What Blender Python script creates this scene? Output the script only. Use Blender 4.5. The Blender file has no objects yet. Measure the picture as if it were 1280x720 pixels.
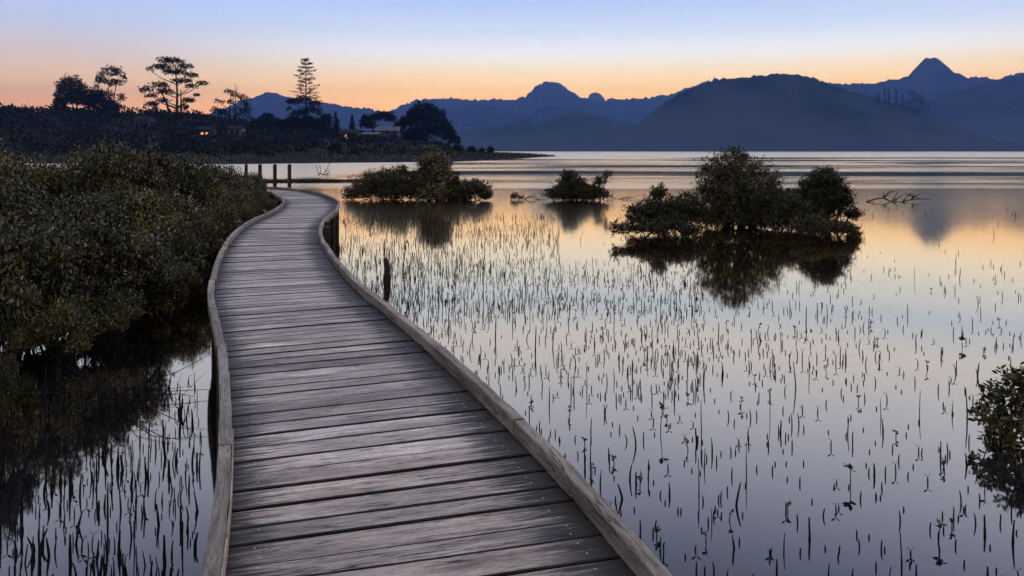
import bpy, math, random
import numpy as np
from mathutils import Vector, Matrix

SC = bpy.context.scene
COL = SC.collection
RNG = np.random.default_rng(7)
random.seed(7)

# ------------------------------------------------------------------ camera
EYE = 1.9                      # eye height above the water
FPX, HOR, CX = 1000.0, 188.3, 640.0
cam = bpy.data.cameras.new('camera')
cam_ob = bpy.data.objects.new('camera', cam)
COL.objects.link(cam_ob)
cam_ob.location = (0, 0, EYE)
cam_ob.rotation_euler = (math.radians(90), 0, 0)
cam.sensor_width = 36.0
cam.lens = FPX / 1280 * 36.0
cam.shift_y = -(360 - HOR) / 1280
cam.clip_start = 0.05
cam.clip_end = 40000
SC.camera = cam_ob

# ------------------------------------------------------------------ world
world = bpy.data.worlds.new('World')
SC.world = world
world.use_nodes = True
wt = world.node_tree
for n in list(wt.nodes):
    wt.nodes.remove(n)


class NT:
    """small helper to write node trees"""
    def __init__(self, tree):
        self.t = tree

    def n(self, kind, **kw):
        nd = self.t.nodes.new(kind)
        for k, v in kw.items():
            setattr(nd, k, v)
        return nd

    def link(self, a, b):
        self.t.links.new(a, b)

    def put(self, sock, v):
        if isinstance(v, bpy.types.NodeSocket):
            self.link(v, sock)
        else:
            sock.default_value = v

    def math(self, op, a, b=0.0, c=0.0, clamp=False):
        nd = self.n('ShaderNodeMath', operation=op, use_clamp=clamp)
        self.put(nd.inputs[0], a)
        self.put(nd.inputs[1], b)
        self.put(nd.inputs[2], c)
        return nd.outputs[0]

    def remap(self, v, a, b, c=0.0, d=1.0, smooth=True):
        nd = self.n('ShaderNodeMapRange', interpolation_type='SMOOTHSTEP' if smooth else 'LINEAR')
        self.put(nd.inputs[0], v)
        for i, x in enumerate((a, b, c, d)):
            nd.inputs[i + 1].default_value = x
        return nd.outputs[0]

    def ramp(self, v, stops, interp='LINEAR'):
        nd = self.n('ShaderNodeValToRGB')
        r = nd.color_ramp
        r.interpolation = interp
        while len(r.elements) < len(stops):
            r.elements.new(0.5)
        for e, (p, c) in zip(r.elements, stops):
            e.position = p
            e.color = (*c, 1)
        self.put(nd.inputs[0], v)
        return nd.outputs[0]

    def mix(self, f, a, b, blend='MIX'):
        nd = self.n('ShaderNodeMix', data_type='RGBA', blend_type=blend)
        self.put(nd.inputs[0], f)
        self.put(nd.inputs[6], (*a, 1) if isinstance(a, tuple) and len(a) == 3 else a)
        self.put(nd.inputs[7], (*b, 1) if isinstance(b, tuple) and len(b) == 3 else b)
        return nd.outputs[2]

    def noise(self, vec, scale, detail=3.0, rough=0.5, dist=0.0):
        nd = self.n('ShaderNodeTexNoise')
        self.put(nd.inputs['Vector'], vec)
        nd.inputs['Scale'].default_value = scale
        nd.inputs['Detail'].default_value = detail
        nd.inputs['Roughness'].default_value = rough
        nd.inputs['Distortion'].default_value = dist
        return nd.outputs[0]

    def mapping(self, vec, scale=(1, 1, 1), loc=(0, 0, 0), rot=(0, 0, 0)):
        nd = self.n('ShaderNodeMapping')
        self.put(nd.inputs[0], vec)
        self.put(nd.inputs[1], loc)
        nd.inputs[2].default_value = rot
        nd.inputs[3].default_value = scale
        return nd.outputs[0]


W = NT(wt)
SUN_AZ = math.radians(12)      # the afterglow sits a little right of straight ahead
tc = W.n('ShaderNodeTexCoord')
sep = W.n('ShaderNodeSeparateXYZ')
W.link(tc.outputs['Generated'], sep.inputs[0])
dx, dy, dz = sep.outputs
# elevation 0..1 for 0..90 degrees
elev = W.math('DIVIDE', W.math('ARCSINE', dz), math.pi / 2)
elev = W.math('MAXIMUM', elev, 0.0)
hl = W.math('SQRT', W.math('ADD', W.math('MULTIPLY', dx, dx), W.math('MULTIPLY', dy, dy)))
hl = W.math('MAXIMUM', hl, 1e-4)
dot = W.math('DIVIDE', W.math('ADD', W.math('MULTIPLY', dx, math.sin(SUN_AZ)),
                              W.math('MULTIPLY', dy, math.cos(SUN_AZ))), hl)
E1 = 1 / 90.0
glow = W.ramp(elev, [(0, (2.2, .74, .11)), (2.6 * E1, (2.3, .97, .17)), (4.2 * E1, (1.95, 1.10, .28)),
                     (5.6 * E1, (1.32, 1.0, .55)), (6.8 * E1, (.97, .94, .86)), (8.4 * E1, (.60, .67, .78)), (10.6 * E1, (.36, .47, .69)),
                     (13 * E1, (.46, .50, .62)), (17 * E1, (.37, .44, .66)), (26 * E1, (.23, .31, .64)), (42 * E1, (.32, .33, .38)), (1, (.36, .36, .37))])
side = W.ramp(elev, [(0, (1.9, .62, .06)), (2.6 * E1, (1.9, .78, .10)), (4.4 * E1, (1.32, .78, .32)),
                     (6.2 * E1, (.78, .62, .52)), (8.0 * E1, (.50, .54, .66)), (10.6 * E1, (.33, .45, .76)),
                     (16 * E1, (.30, .36, .54)), (26 * E1, (.21, .285, .58)), (42 * E1, (.28, .29, .34)), (1, (.36, .36, .37))])
opp = W.ramp(elev, [(0, (.035, .04, .06)), (6 * E1, (.05, .052, .07)), (16 * E1, (.06, .065, .09)),
                    (40 * E1, (.15, .155, .18)), (1, (.36, .36, .37))])
a1 = W.remap(dot, .74, .995)
a2 = W.remap(dot, -.75, .70)
skyc = W.mix(a1, W.mix(a2, opp, side), glow)
# the Sky Texture underneath: sun just below the horizon
nish = W.n('ShaderNodeTexSky', sky_type='NISHITA', sun_disc=False)
nish.sun_elevation = math.radians(-3)
nish.sun_rotation = SUN_AZ
bg1 = W.n('ShaderNodeBackground')
W.link(skyc, bg1.inputs[0])
bg1.inputs[1].default_value = 1.2
bg2 = W.n('ShaderNodeBackground')
W.link(nish.outputs[0], bg2.inputs[0])
bg2.inputs[1].default_value = 0.05
add = W.n('ShaderNodeAddShader')
W.link(bg1.outputs[0], add.inputs[0])
W.link(bg2.outputs[0], add.inputs[1])
wo = W.n('ShaderNodeOutputWorld')
W.link(add.outputs[0], wo.inputs[0])

SC.view_settings.view_transform = 'Standard'
SC.view_settings.look = 'None'
SC.view_settings.exposure = 0.78
SC.view_settings.gamma = 1.0
SC.cycles.use_denoising = True
SC.cycles.max_bounces = 6
SC.cycles.diffuse_bounces = 2
SC.cycles.glossy_bounces = 3
SC.cycles.volume_bounces = 0
SC.cycles.sample_clamp_indirect = 4.0


# ------------------------------------------------------------------ helpers
def at(px, py, z=0.0):
    """world point at height z seen at picture position (px, py) below the horizon"""
    d = (EYE - z) * FPX / (py - HOR)
    return Vector(((px - CX) * d / FPX, d, z))


def pt(px, py, d):
    """world point at depth d metres seen at (px, py)"""
    return Vector(((px - CX) * d / FPX, d, EYE - (py - HOR) * d / FPX))


def make_mesh(name, V, F, mat=None, smooth=False):
    me = bpy.data.meshes.new(name)
    V = np.asarray(V, dtype=np.float32)
    if isinstance(F, np.ndarray):
        nf, k = F.shape
        me.vertices.add(len(V))
        me.vertices.foreach_set('co', V.ravel())
        me.loops.add(nf * k)
        me.loops.foreach_set('vertex_index', F.astype(np.int32).ravel())
        me.polygons.add(nf)
        me.polygons.foreach_set('loop_start', np.arange(0, nf * k, k, dtype=np.int32))
        me.update(calc_edges=True)
    else:
        me.from_pydata([tuple(v) for v in V], [], F)
    if mat:
        me.materials.append(mat)
    if smooth:
        me.polygons.foreach_set('use_smooth', np.ones(len(me.polygons), dtype=bool))
    me.update()
    return me


def ob(name, me, parent=None, loc=(0, 0, 0), rz=0.0):
    o = bpy.data.objects.new(name, me)
    COL.objects.link(o)
    o.location = loc
    o.rotation_euler = (0, 0, rz)
    if parent:
        o.parent = parent
    return o


def tag(o, label, cat, group=None):
    o['label'] = label
    o['category'] = cat
    if group:
        o['group'] = group
    return o


class MB:
    """collects boxes and tubes into one mesh"""
    def __init__(self):
        self.v, self.f = [], []

    def add(self, V, F):
        b = len(self.v)
        self.v += [tuple(p) for p in V]
        self.f += [tuple(i + b for i in q) for q in F]

    def box(self, x0, x1, y0, y1, z0, z1):
        self.add([(x0, y0, z0), (x1, y0, z0), (x1, y1, z0), (x0, y1, z0),
                  (x0, y0, z1), (x1, y0, z1), (x1, y1, z1), (x0, y1, z1)],
                 [(0, 3, 2, 1), (4, 5, 6, 7), (0, 1, 5, 4), (1, 2, 6, 5), (2, 3, 7, 6), (3, 0, 4, 7)])

    def tube(self, pts, radii, sides=6):
        pts = [Vector(p) for p in pts]
        V, F = [], []
        for i, p in enumerate(pts):
            t = (pts[min(i + 1, len(pts) - 1)] - pts[max(i - 1, 0)])
            t = t.normalized() if t.length > 1e-9 else Vector((0, 0, 1))
            a = t.cross(Vector((0.31, 0.95, 0.05)))
            if a.length < 1e-3:
                a = t.cross(Vector((1, 0, 0)))
            a.normalize()
            b = t.cross(a)
            for k in range(sides):
                w = 2 * math.pi * k / sides
                V.append(p + (a * math.cos(w) + b * math.sin(w)) * radii[i])
        for i in range(len(pts) - 1):
            for k in range(sides):
                k2 = (k + 1) % sides
                F.append((i * sides + k, i * sides + k2, (i + 1) * sides + k2, (i + 1) * sides + k))
        F.append(tuple(range(sides))[::-1])
        F.append(tuple((len(pts) - 1) * sides + k for k in range(sides)))
        self.add(V, F)

    def mesh(self, name, mat, smooth=False):
        return make_mesh(name, self.v, self.f, mat, smooth)


# value noise on arrays for terrain
def _hash2(i, j, s):
    h = np.sin(i * 127.1 + j * 311.7 + s * 74.7) * 43758.5453
    return h - np.floor(h)


def vnoise(x, y, s=0.0):
    i, j = np.floor(x), np.floor(y)
    u, v = x - i, y - j
    u, v = u * u * (3 - 2 * u), v * v * (3 - 2 * v)
    return ((_hash2(i, j, s) * (1 - u) + _hash2(i + 1, j, s) * u) * (1 - v)
            + (_hash2(i, j + 1, s) * (1 - u) + _hash2(i + 1, j + 1, s) * u) * v)


def fbm(x, y, s=0.0, octv=4):
    a, t, n = 0.5, 0.0, 0.0
    for o in range(octv):
        n = n + a * vnoise(x * 2 ** o, y * 2 ** o, s + o * 3.1)
        t += a
        a *= 0.5
    return n / t


# ------------------------------------------------------------------ materials
def mat(name):
    m = bpy.data.materials.new(name)
    m.use_nodes = True
    t = NT(m.node_tree)
    b = m.node_tree.nodes['Principled BSDF']
    return m, t, b


def water_material():
    m, t, b = mat('still_water')
    m.node_tree.nodes.remove(b)
    geo = t.n('ShaderNodeNewGeometry')
    pos = geo.outputs['Position']
    s = t.n('ShaderNodeSeparateXYZ')
    t.link(pos, s.inputs[0])
    X, Y = s.outputs[0], s.outputs[1]
    # wind-ruffled lanes lying across the open estuary, broader the farther from the shallows
    ly = t.math('LOGARITHM', t.math('MAXIMUM', Y, 5.0), math.e)
    cv = t.n('ShaderNodeCombineXYZ')
    t.link(t.math('MULTIPLY', X, 1 / 70), cv.inputs[0])
    t.link(t.math('MULTIPLY', ly, 4.6), cv.inputs[1])
    lanes = t.noise(cv.outputs[0], 1.0, 4.0, .55, .5)
    lanes = t.remap(lanes, .38, .64)
    open_w = t.remap(Y, 33, 42)
    far_w = t.remap(Y, 190, 260)
    chan = t.math('MULTIPLY', t.remap(X, -9, -16), t.remap(Y, 48, 60))
    mid = t.math('MULTIPLY', lanes, open_w)
    near_r = t.math('MULTIPLY', t.remap(Y, 11, 30, .012, .09), t.remap(Y, 50, 36))
    rough = t.math('ADD', .028, t.math('MAXIMUM', near_r, t.math('MULTIPLY', mid, t.remap(Y, 40, 230, .20, .28))))
    rough = t.math('MAXIMUM', rough, t.math('MULTIPLY', far_w, .36))
    rough = t.math('MAXIMUM', rough, t.math('MULTIPLY', chan, .30))
    # small swell
    bump = t.n('ShaderNodeBump')
    w1 = t.noise(t.mapping(pos, (1.2, .5, 1)), 1.0, 2.0, .5)
    bump.inputs['Strength'].default_value = .05
    bump.inputs['Distance'].default_value = .02
    t.link(w1, bump.inputs['Height'])
    gl = t.n('ShaderNodeBsdfGlossy')
    gl.inputs[0].default_value = (1, .82, .57, 1)
    t.link(rough, gl.inputs['Roughness'])
    t.link(bump.outputs[0], gl.inputs['Normal'])
    df = t.n('ShaderNodeBsdfDiffuse')
    df.inputs[0].default_value = (.007, .011, .022, 1)
    # reflectance by angle of view
    dp = t.n('ShaderNodeVectorMath', operation='DOT_PRODUCT')
    t.link(geo.outputs['Incoming'], dp.inputs[0])
    t.link(geo.outputs['Normal'], dp.inputs[1])
    c = t.math('ABSOLUTE', dp.outputs['Value'])
    fr = t.remap(t.math('SUBTRACT', 1.0, c), .44, .86)
    fr = t.math('ADD', .05, t.math('MULTIPLY', fr, .94))
    mx = t.n('ShaderNodeMixShader')
    t.link(fr, mx.inputs[0])
    t.link(df.outputs[0], mx.inputs[1])
    t.link(gl.outputs[0], mx.inputs[2])
    t.link(mx.outputs[0], m.node_tree.nodes['Material Output'].inputs[0])
    return m


def wood_material(name, base, dark, light, stain_shade=0.0, rough=.6, lay=(1, 1, 1)):
    """weathered timber; the grain runs along local x"""
    m, t, b = mat(name)
    tcn = t.n('ShaderNodeTexCoord')
    oi = t.n('ShaderNodeObjectInfo')
    off = t.n('ShaderNodeCombineXYZ')
    r100 = t.math('MULTIPLY', oi.outputs['Random'], 173.0)
    t.link(r100, off.inputs[0])
    t.link(t.math('MULTIPLY', oi.outputs['Random'], 57.0), off.inputs[1])
    v = t.n('ShaderNodeVectorMath', operation='ADD')
    t.link(tcn.outputs['Object'], v.inputs[0])
    t.link(off.outputs[0], v.inputs[1])
    p = v.outputs[0]
    g0 = t.noise(t.mapping(p, (2.4, 24, 24), (4, 9, 2)), 1.0, 3.0, .6, .5)
    g1 = t.noise(t.mapping(p, (7.5, 95, 95)), 1.0, 6.0, .72, .6)
    g2 = t.noise(t.mapping(p, (22.0, 260, 260)), 1.0, 4.0, .7, .3)
    big = t.noise(t.mapping(p, (1.6, 5, 5)), 1.0, 4.0, .6)
    gg = t.math('ADD', t.math('MULTIPLY', g0, .38), t.math('MULTIPLY', g1, .62))
    c = t.ramp(gg, [(.36, dark), (.49, base), (.64, light)])
    c = t.mix(t.math('MULTIPLY', t.remap(g2, .48, .34), .8), c, tuple(x * .4 for x in dark))
    # long splits in the timber
    sp = t.noise(t.mapping(p, (1.3, 34, 34), (7, 3, 1)), 1.0, 2.0, .5, 1.0)
    spl = t.math('ABSOLUTE', t.math('SUBTRACT', sp, .5))
    spl = t.math('MULTIPLY', t.remap(spl, .020, .007), t.remap(t.noise(t.mapping(p, (2.1, 6, 6)), 1.0, 2.0), .44, .54))
    c = t.mix(t.math('MULTIPLY', spl, .85), c, (.012, .010, .009))
    # whole-board tone
    tone = t.remap(oi.outputs['Random'], 0, 1, .72, 1.45, smooth=False)
    tone = t.math('MULTIPLY', tone, t.remap(big, .3, .7, .62, 1.25))
    c = t.mix(1.0, c, _gray(t, tone), 'MULTIPLY')
    # warm / cool boards
    r2 = t.math('FRACT', t.math('MULTIPLY', oi.outputs['Random'], 37.7))
    c = t.mix(t.math('MULTIPLY', r2, .35), c, t.mix(1.0, c, (1.12, .95, .80), 'MULTIPLY'))
    # knots and checks
    vo = t.n('ShaderNodeTexVoronoi')
    t.link(t.mapping(p, (2.2, 9, 9)), vo.inputs['Vector'])
    vo.inputs['Scale'].default_value = 1.0
    kn = t.remap(vo.outputs['Distance'], .13, .03)
    c = t.mix(t.math('MULTIPLY', kn, .7), c, tuple(x * .4 for x in dark))
    if stain_shade > 0:
        # damp algae stains creeping in from the ends of the boards
        sx = t.n('ShaderNodeSeparateXYZ')
        t.link(tcn.outputs['Object'], sx.inputs[0])
        ax = t.math('ABSOLUTE', sx.outputs[0])
        sn = t.noise(t.mapping(p, (2.6, 46, 46)), 1.0, 5.0, .65)
        e = t.math('ADD', ax, t.math('MULTIPLY', t.math('SUBTRACT', sn, .5), .75))
        # stronger at the +x end, painting in the right kerb's shade
        e = t.math('ADD', e, t.remap(sx.outputs[0], -.2, .5, -.02, .075))
        st = t.math('MULTIPLY', t.remap(e, .40, .62), stain_shade)
        c = t.mix(st, c, (.026, .022, .017))
    t.link(c, b.inputs['Base Color'])
    b.inputs['Roughness'].default_value = rough
    b.inputs['Specular IOR Level'].default_value = .22
    bp = t.n('ShaderNodeBump')
    bp.inputs['Strength'].default_value = .55
    bp.inputs['Distance'].default_value = .004
    h = t.math('ADD', t.math('MULTIPLY', g1, .7), t.math('MULTIPLY', g2, .5))
    t.link(h, bp.inputs['Height'])
    t.link(bp.outputs[0], b.inputs['Normal'])
    return m


def _gray(t, v):
    cb = t.n('ShaderNodeCombineXYZ')
    for i in range(3):
        t.link(v, cb.inputs[i])
    return cb.outputs[0]


def leaf_material(name, a, b_, tip, rough=.42, spec=.5, transl=.15):
    m, t, b = mat(name)
    geo = t.n('ShaderNodeNewGeometry')
    r = geo.outputs['Random Per Island']
    oi = t.n('ShaderNodeObjectInfo')
    c = t.ramp(r, [(0, a), (.35, a), (.68, b_), (.88, b_), (1.0, tip)])
    tone = t.remap(oi.outputs['Random'], 0, 1, .62, 1.4, smooth=False)
    c = t.mix(1.0, c, _gray(t, tone), 'MULTIPLY')
    t.link(c, b.inputs['Base Color'])
    b.inputs['Roughness'].default_value = rough
    b.inputs['Specular IOR Level'].default_value = spec
    return m


def plain(name, col, rough=.8, spec=.3, noise_scale=None, var=.35):
    m, t, b = mat(name)
    if noise_scale:
        tcn = t.n('ShaderNodeTexCoord')
        nz = t.noise(tcn.outputs['Object'], noise_scale, 4.0, .6)
        lo = tuple(x * (1 - var) for x in col)
        hi = tuple(x * (1 + var) for x in col)
        t.link(t.ramp(nz, [(.3, lo), (.7, hi)]), b.inputs['Base Color'])
    else:
        b.inputs['Base Color'].default_value = (*col, 1)
    b.inputs['Roughness'].default_value = rough
    b.inputs['Specular IOR Level'].default_value = spec
    return m


def lamp_glow(name, col, s):
    m, t, b = mat(name)
    b.inputs['Base Color'].default_value = (.5, .4, .3, 1)
    b.inputs['Emission Color'].default_value = (*col, 1)
    b.inputs['Emission Strength'].default_value = s
    return m


def hill_material(name, lo, hi, sc):
    """forest on the tops, low mist painted in as paler lower slopes"""
    m, t, b = mat(name)
    geo = t.n('ShaderNodeNewGeometry')
    n1 = t.noise(geo.outputs['Position'], sc, 5.0, .6)
    c = t.ramp(n1, [(.35, lo), (.65, hi)])
    s3 = t.n('ShaderNodeSeparateXYZ')
    t.link(geo.outputs['Position'], s3.inputs[0])
    n2 = t.noise(geo.outputs['Position'], sc * .22, 5.0, .65)
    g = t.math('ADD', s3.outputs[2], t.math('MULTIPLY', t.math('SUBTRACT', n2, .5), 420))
    c = t.mix(t.remap(g, 170, 10), c, (.075, .092, .095))  # mist put into the colour: hills pale towards the water
    t.link(c, b.inputs['Base Color'])
    b.inputs['Roughness'].default_value = 1.0
    b.inputs['Specular IOR Level'].default_value = 0.0
    return m


M_WATER = water_material()
M_PLANK = wood_material('weathered_deck_board', (.58, .475, .40), (.20, .155, .125), (.84, .73, .645), stain_shade=.96, rough=.56)
M_KERB = wood_material('weathered_kerb_timber', (.35, .28, .215), (.16, .125, .095), (.50, .42, .34), rough=.62)
M_POST = wood_material('dark_wet_timber', (.055, .048, .042), (.025, .022, .02), (.10, .09, .08), rough=.6)
M_PALE = wood_material('painted_kerb_light', (.66, .52, .38), (.50, .38, .26), (.75, .62, .47), rough=.6)  # pale colour for the painted light along the left kerb
M_NAIL = plain('galvanised_nail', (.62, .62, .62), .35, .6)
M_LEAF = leaf_material('mangrove_leaf', (.026, .027, .008), (.175, .145, .032), (.62, .49, .19), .30, .4)
M_LEAF_NEAR = leaf_material('mangrove_leaf_near', (.019, .020, .006), (.158, .130, .030), (.60, .48, .19), .28, .45)
M_LEAF_ISLE = leaf_material('island_mangrove_leaf', (.030, .028, .009), (.12, .10, .028), (.28, .22, .065), .45, .25)
M_BARK = plain('mangrove_bark', (.045, .038, .032), .85, .2, 9.0)
M_SHOOT = plain('mangrove_shoot', (.020, .018, .016), .75, .2, 30.0)
M_TREE = leaf_material('far_tree_foliage', (.010, .014, .010), (.022, .027, .017), (.035, .04, .022), .8, .1)
M_WILLOW = leaf_material('pale_willow_foliage', (.10, .13, .05), (.17, .21, .09), (.24, .28, .13), .8, .1)
M_TRUNK = plain('far_tree_bark', (.03, .025, .022), .9, .1)
M_SCRUB = leaf_material('bank_scrub', (.010, .013, .010), (.028, .034, .019), (.048, .054, .028), .85, .1)
M_REED = leaf_material('bank_rushes', (.06, .048, .027), (.14, .11, .06), (.22, .18, .10), .85, .1)
M_BANK = plain('bank_soil', (.016, .017, .012), .95, .1, .08)
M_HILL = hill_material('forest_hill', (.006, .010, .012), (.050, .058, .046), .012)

# ------------------------------------------------------------------ water and hills
wm = make_mesh('water', [(-5000, -150, 0), (5000, -150, 0), (5000, 6900, 0), (-5000, 6900, 0)],
               [(0, 1, 2, 3)], M_WATER)
water = ob('water', wm)
water['kind'] = 'structure'
water['label'] = 'calm estuary water mirroring the dusk sky'


def ridge(name, prof, Zc, front, back, seed, label, rough=1.0, jag=1.0, nv=26):
    """a range of hills: crest line from picture points at depth Zc, slopes both ways"""
    px = np.array([p[0] for p in prof], float)
    py = np.array([p[1] for p in prof], float)
    n = int((px[-1] - px[0]) / 1.6)
    u = np.linspace(px[0], px[-1], n)
    # smooth interpolation of the profile
    y = np.interp(u, px, py)
    k = np.array([1, 2, 1.0]) / 4
    y = np.convolve(np.pad(y, 1, mode='edge'), k, mode='valid')
    Xc = (u - CX) * Zc / FPX
    H = np.maximum(EYE + (HOR - y) * Zc / FPX, 0.0)
    # tree fuzz along the crest
    fz = (fbm(u * .55, u * 0, seed, 3) - .5) * 8.5 + np.maximum(_hash2(np.floor(u * .8), u * 0, seed) - .86, 0) * 9
    fz = fz + (fbm(u * .16, u * 0 + 3, seed + 1, 2) - .5) * 5.5
    H = H + np.where(H > 25, fz * jag * Zc / FPX * .55, 0)
    V = []
    tt = np.concatenate([np.linspace(0, 1, nv), np.linspace(1, 0, 9)[1:]])
    for j, t_ in enumerate(tt):
        is_front = j < nv
        dist = -front * (1 - t_) if is_front else back * (1 - t_)
        Y = Zc + dist
        # slope profile, spurs and gullies
        shp = t_ ** 1.25
        spur = (fbm(Xc / (Zc * .05), (Y + 0 * Xc) / (Zc * .14), seed + 5, 4) - .5)
        z = H * shp * (1 + spur * rough * 1.1 * (1 - t_) * (t_ > 0)) if is_front else H * t_ ** .9
        z = z + (np.random.default_rng(int(seed * 10) + j).random(n) - .5) * .0016 * Zc * (0 < t_ < 1) * (H > 25)
        xs = Xc + (fbm(Xc / (Zc * .08), Y + 0 * Xc, seed + 9, 2) - .5) * Zc * .02 * (1 - t_)
        z = np.where(t_ <= 0, -0.4, z)
        # never above the sight line to the crest, so the outline stays the crest's own
        cap = EYE + (H - EYE) * (Y / Zc) * .985
        if is_front and t_ < 1:
            z = np.minimum(z, cap)
        V.append(np.stack([xs, np.full(n, Y), z], 1))
    V = np.concatenate(V)
    m = len(tt)
    i = np.arange(n - 1)
    F = np.concatenate([np.stack([j * n + i, j * n + i + 1, (j + 1) * n + i + 1, (j + 1) * n + i], 1)
                        for j in range(m - 1)])
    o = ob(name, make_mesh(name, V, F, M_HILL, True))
    o['kind'] = 'structure'
    o['label'] = label
    return o


ridge('hill', [(180, 186), (225, 160), (262, 143), (300, 127), (313, 122), (333, 115.5), (345, 117), (357, 120), (380, 124), (400, 127.5),
               (430, 132.5), (450, 135.5), (463, 136), (480, 141), (500, 149), (540, 166), (580, 184)], 4700, 1300, 900, 1.3,
      'distant blue hill behind the left bank trees')
ridge('hill', [(400, 182), (440, 160), (470, 145.5), (490, 137.5), (515, 127), (530, 124), (560, 122.5), (600, 124.5), (650, 123.5),
               (658, 120), (667, 111), (672, 106), (681, 103), (690, 101.2), (697, 103), (705, 108), (714, 114), (725, 121),
               (738, 125), (755, 126), (760, 123.5), (790, 123), (810, 122), (838, 118.5), (850, 113), (868, 107), (890, 100.5),
               (910, 99), (950, 106), (1000, 120), (1060, 150), (1100, 180)], 5600, 1700, 1100, 2.7,
      'far blue range with a rounded knob peak')
ridge('hill', [(420, 184), (500, 166), (540, 150), (570, 137), (600, 131.5), (630, 136), (659, 145.6), (700, 160), (760, 182)],
      4400, 1000, 800, 3.9, 'hazy middle hill below the far range')
ridge('hill', [(580, 184), (640, 156), (662, 143), (682, 134), (700, 133), (721, 137), (757, 144), (794, 155.5), (840, 170), (880, 184)],
      3900, 800, 700, 5.1, 'low blue hill under the knob peak')
ridge('hill', [(430, 187), (500, 175), (560, 165), (620, 159), (648, 151), (656, 150), (668, 157), (690, 149), (704, 144), (720, 142.5),
               (740, 144), (769, 152.6), (800, 163), (850, 180), (880, 187)], 2450, 480, 500, 6.4,
      'dark wooded foothill on the far shore')
ridge('hill', [(690, 187.6), (720, 183), (760, 170), (780, 161), (794, 155.5), (815, 141), (830, 129), (845, 119), (865, 109),
               (885, 103), (901, 99), (930, 96), (960, 93.6), (980, 92.5), (1000, 94), (1017, 97), (1030, 103), (1045, 108),
               (1065, 114), (1085, 120), (1105, 126), (1125, 132), (1145, 138), (1165, 145), (1185, 154), (1205, 164),
               (1230, 172), (1255, 179), (1290, 184), (1340, 187.5)], 2000, 330, 600, 7.2,
      'broad dark blue hill rising from the far shore')
ridge('hill', [(960, 170), (1000, 125), (1020, 110), (1035.6, 104.4), (1065, 104), (1094, 105), (1099, 101.8), (1126, 98),
               (1139, 93), (1148, 88.5), (1152.5, 85), (1155, 79), (1156.3, 73.5), (1160, 72.2), (1163, 73.4), (1166, 71.2), (1170, 72.6), (1173.5, 74), (1175.5, 80), (1178, 85.5), (1184, 88),
               (1190, 90.4), (1199, 92.5), (1206, 98), (1221, 95.7), (1235, 98), (1244, 100.5), (1259, 95), (1280, 90), (1320, 86),
               (1380, 97), (1480, 120), (1600, 160)], 4200, 1000, 1000, 8.8, 'blue range with a pointed rocky peak')
ridge('hill', [(1080, 180), (1120, 152), (1150, 134), (1174, 120), (1187, 112.4), (1205, 112), (1232, 104.5), (1253, 99),
               (1280, 97.5), (1330, 95), (1420, 110), (1550, 140), (1700, 180)], 3000, 700, 600, 9.7,
      'dark hill at the right edge below the pointed peak')

# pale thumb-shaped crag beyond the range
b = MB()
c0 = pt(746, 130, 6350)
seg = 14
Vt, Ft = [], []
hs = [0, .25, .5, .7, .86, .96, 1.0]
for j in range(seg):
    a = 2 * math.pi * j / seg
    Vt.append((400 * math.cos(a), 320 * math.sin(a), -372))
for k, h in enumerate(hs):
    r = 66 * (1 - h ** 3.4) ** .5 * (1.0 if h < .99 else 0) + 3
    for j in range(seg):
        a = 2 * math.pi * j / seg
        rr = r * (1 + .16 * math.sin(2 * a + .4) + .10 * math.sin(3 * a + k) + .06 * math.sin(7 * a))
        Vt.append((rr * math.cos(a) - 10 * h, rr * math.sin(a), -46 + h * 138))
for k in range(len(hs)):
    for j in range(seg):
        j2 = (j + 1) % seg
        Ft.append((k * seg + j, k * seg + j2, (k + 1) * seg + j2, (k + 1) * seg + j))
Ft.append(tuple(len(hs) * seg + j for j in range(seg)))
crag = ob('crag', make_mesh('crag', Vt, Ft, plain('pale_rock', (.16, .16, .17), .9, .1, .02)), loc=c0)
tag(crag, 'small pale thumb of rock beside the knob peak on the skyline', 'rock')

# ------------------------------------------------------------------ river bank on the far left
SHORE = [(-420, 150), (-300, 140), (-150, 126), (-77, 120), (-38, 113), (-25.8, 126), (-10.7, 135), (-3.2, 160), (3, 196), (8.6, 236), (15, 268),
         (9, 282), (-6, 330), (-22, 400), (-40, 520), (-420, 560)]


def shore_dist(x, y):
    """signed distance to the bank outline, positive on land"""
    d = np.full(x.shape, 1e9)
    ins = np.zeros(x.shape, bool)
    P = SHORE
    for i in range(len(P)):
        (x1, y1), (x2, y2) = P[i], P[(i + 1) % len(P)]
        ex, ey = x2 - x1, y2 - y1
        t = np.clip(((x - x1) * ex + (y - y1) * ey) / (ex * ex + ey * ey), 0, 1)
        d = np.minimum(d, np.hypot(x - x1 - t * ex, y - y1 - t * ey))
        c = ((y1 > y) != (y2 > y)) & (x < (x2 - x1) * (y - y1) / ((y2 - y1) if y2 != y1 else 1e-9) + x1)
        ins ^= c
    return np.where(ins, d, -d)


SKY_PX = np.array([-300, 0, 40, 80, 150, 230, 270, 300, 340, 380, 440, 500, 540, 565, 590, 640])
SKY_PY = np.array([142, 141, 142, 145, 147, 148, 152, 159, 165, 168, 171, 172, 174, 180, 188, 191])


def land_h(x, y):
    d = shore_dist(x, y)
    low = np.where(d > 0, .10 + 1.0 * (1 - np.exp(-d / 14)) + .35 * fbm(x / 9, y / 9, 2.2, 3) * np.clip(d / 8, 0, 1), np.maximum(d * .12, -.9))
    px = CX + x * FPX / 330.0
    Hc = EYE + (HOR - np.interp(px, SKY_PX, SKY_PY)) * .330
    f = np.clip((y - 165) / (330 - 165), 0, 1)
    f = f * f * (3 - 2 * f)
    hill = np.maximum(Hc - 1.2, 0) * f * np.clip(d / 30, 0, 1)
    return low + hill * (1 + .10 * (fbm(x / 22, y / 22, 8.1, 3) - .5))


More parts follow.
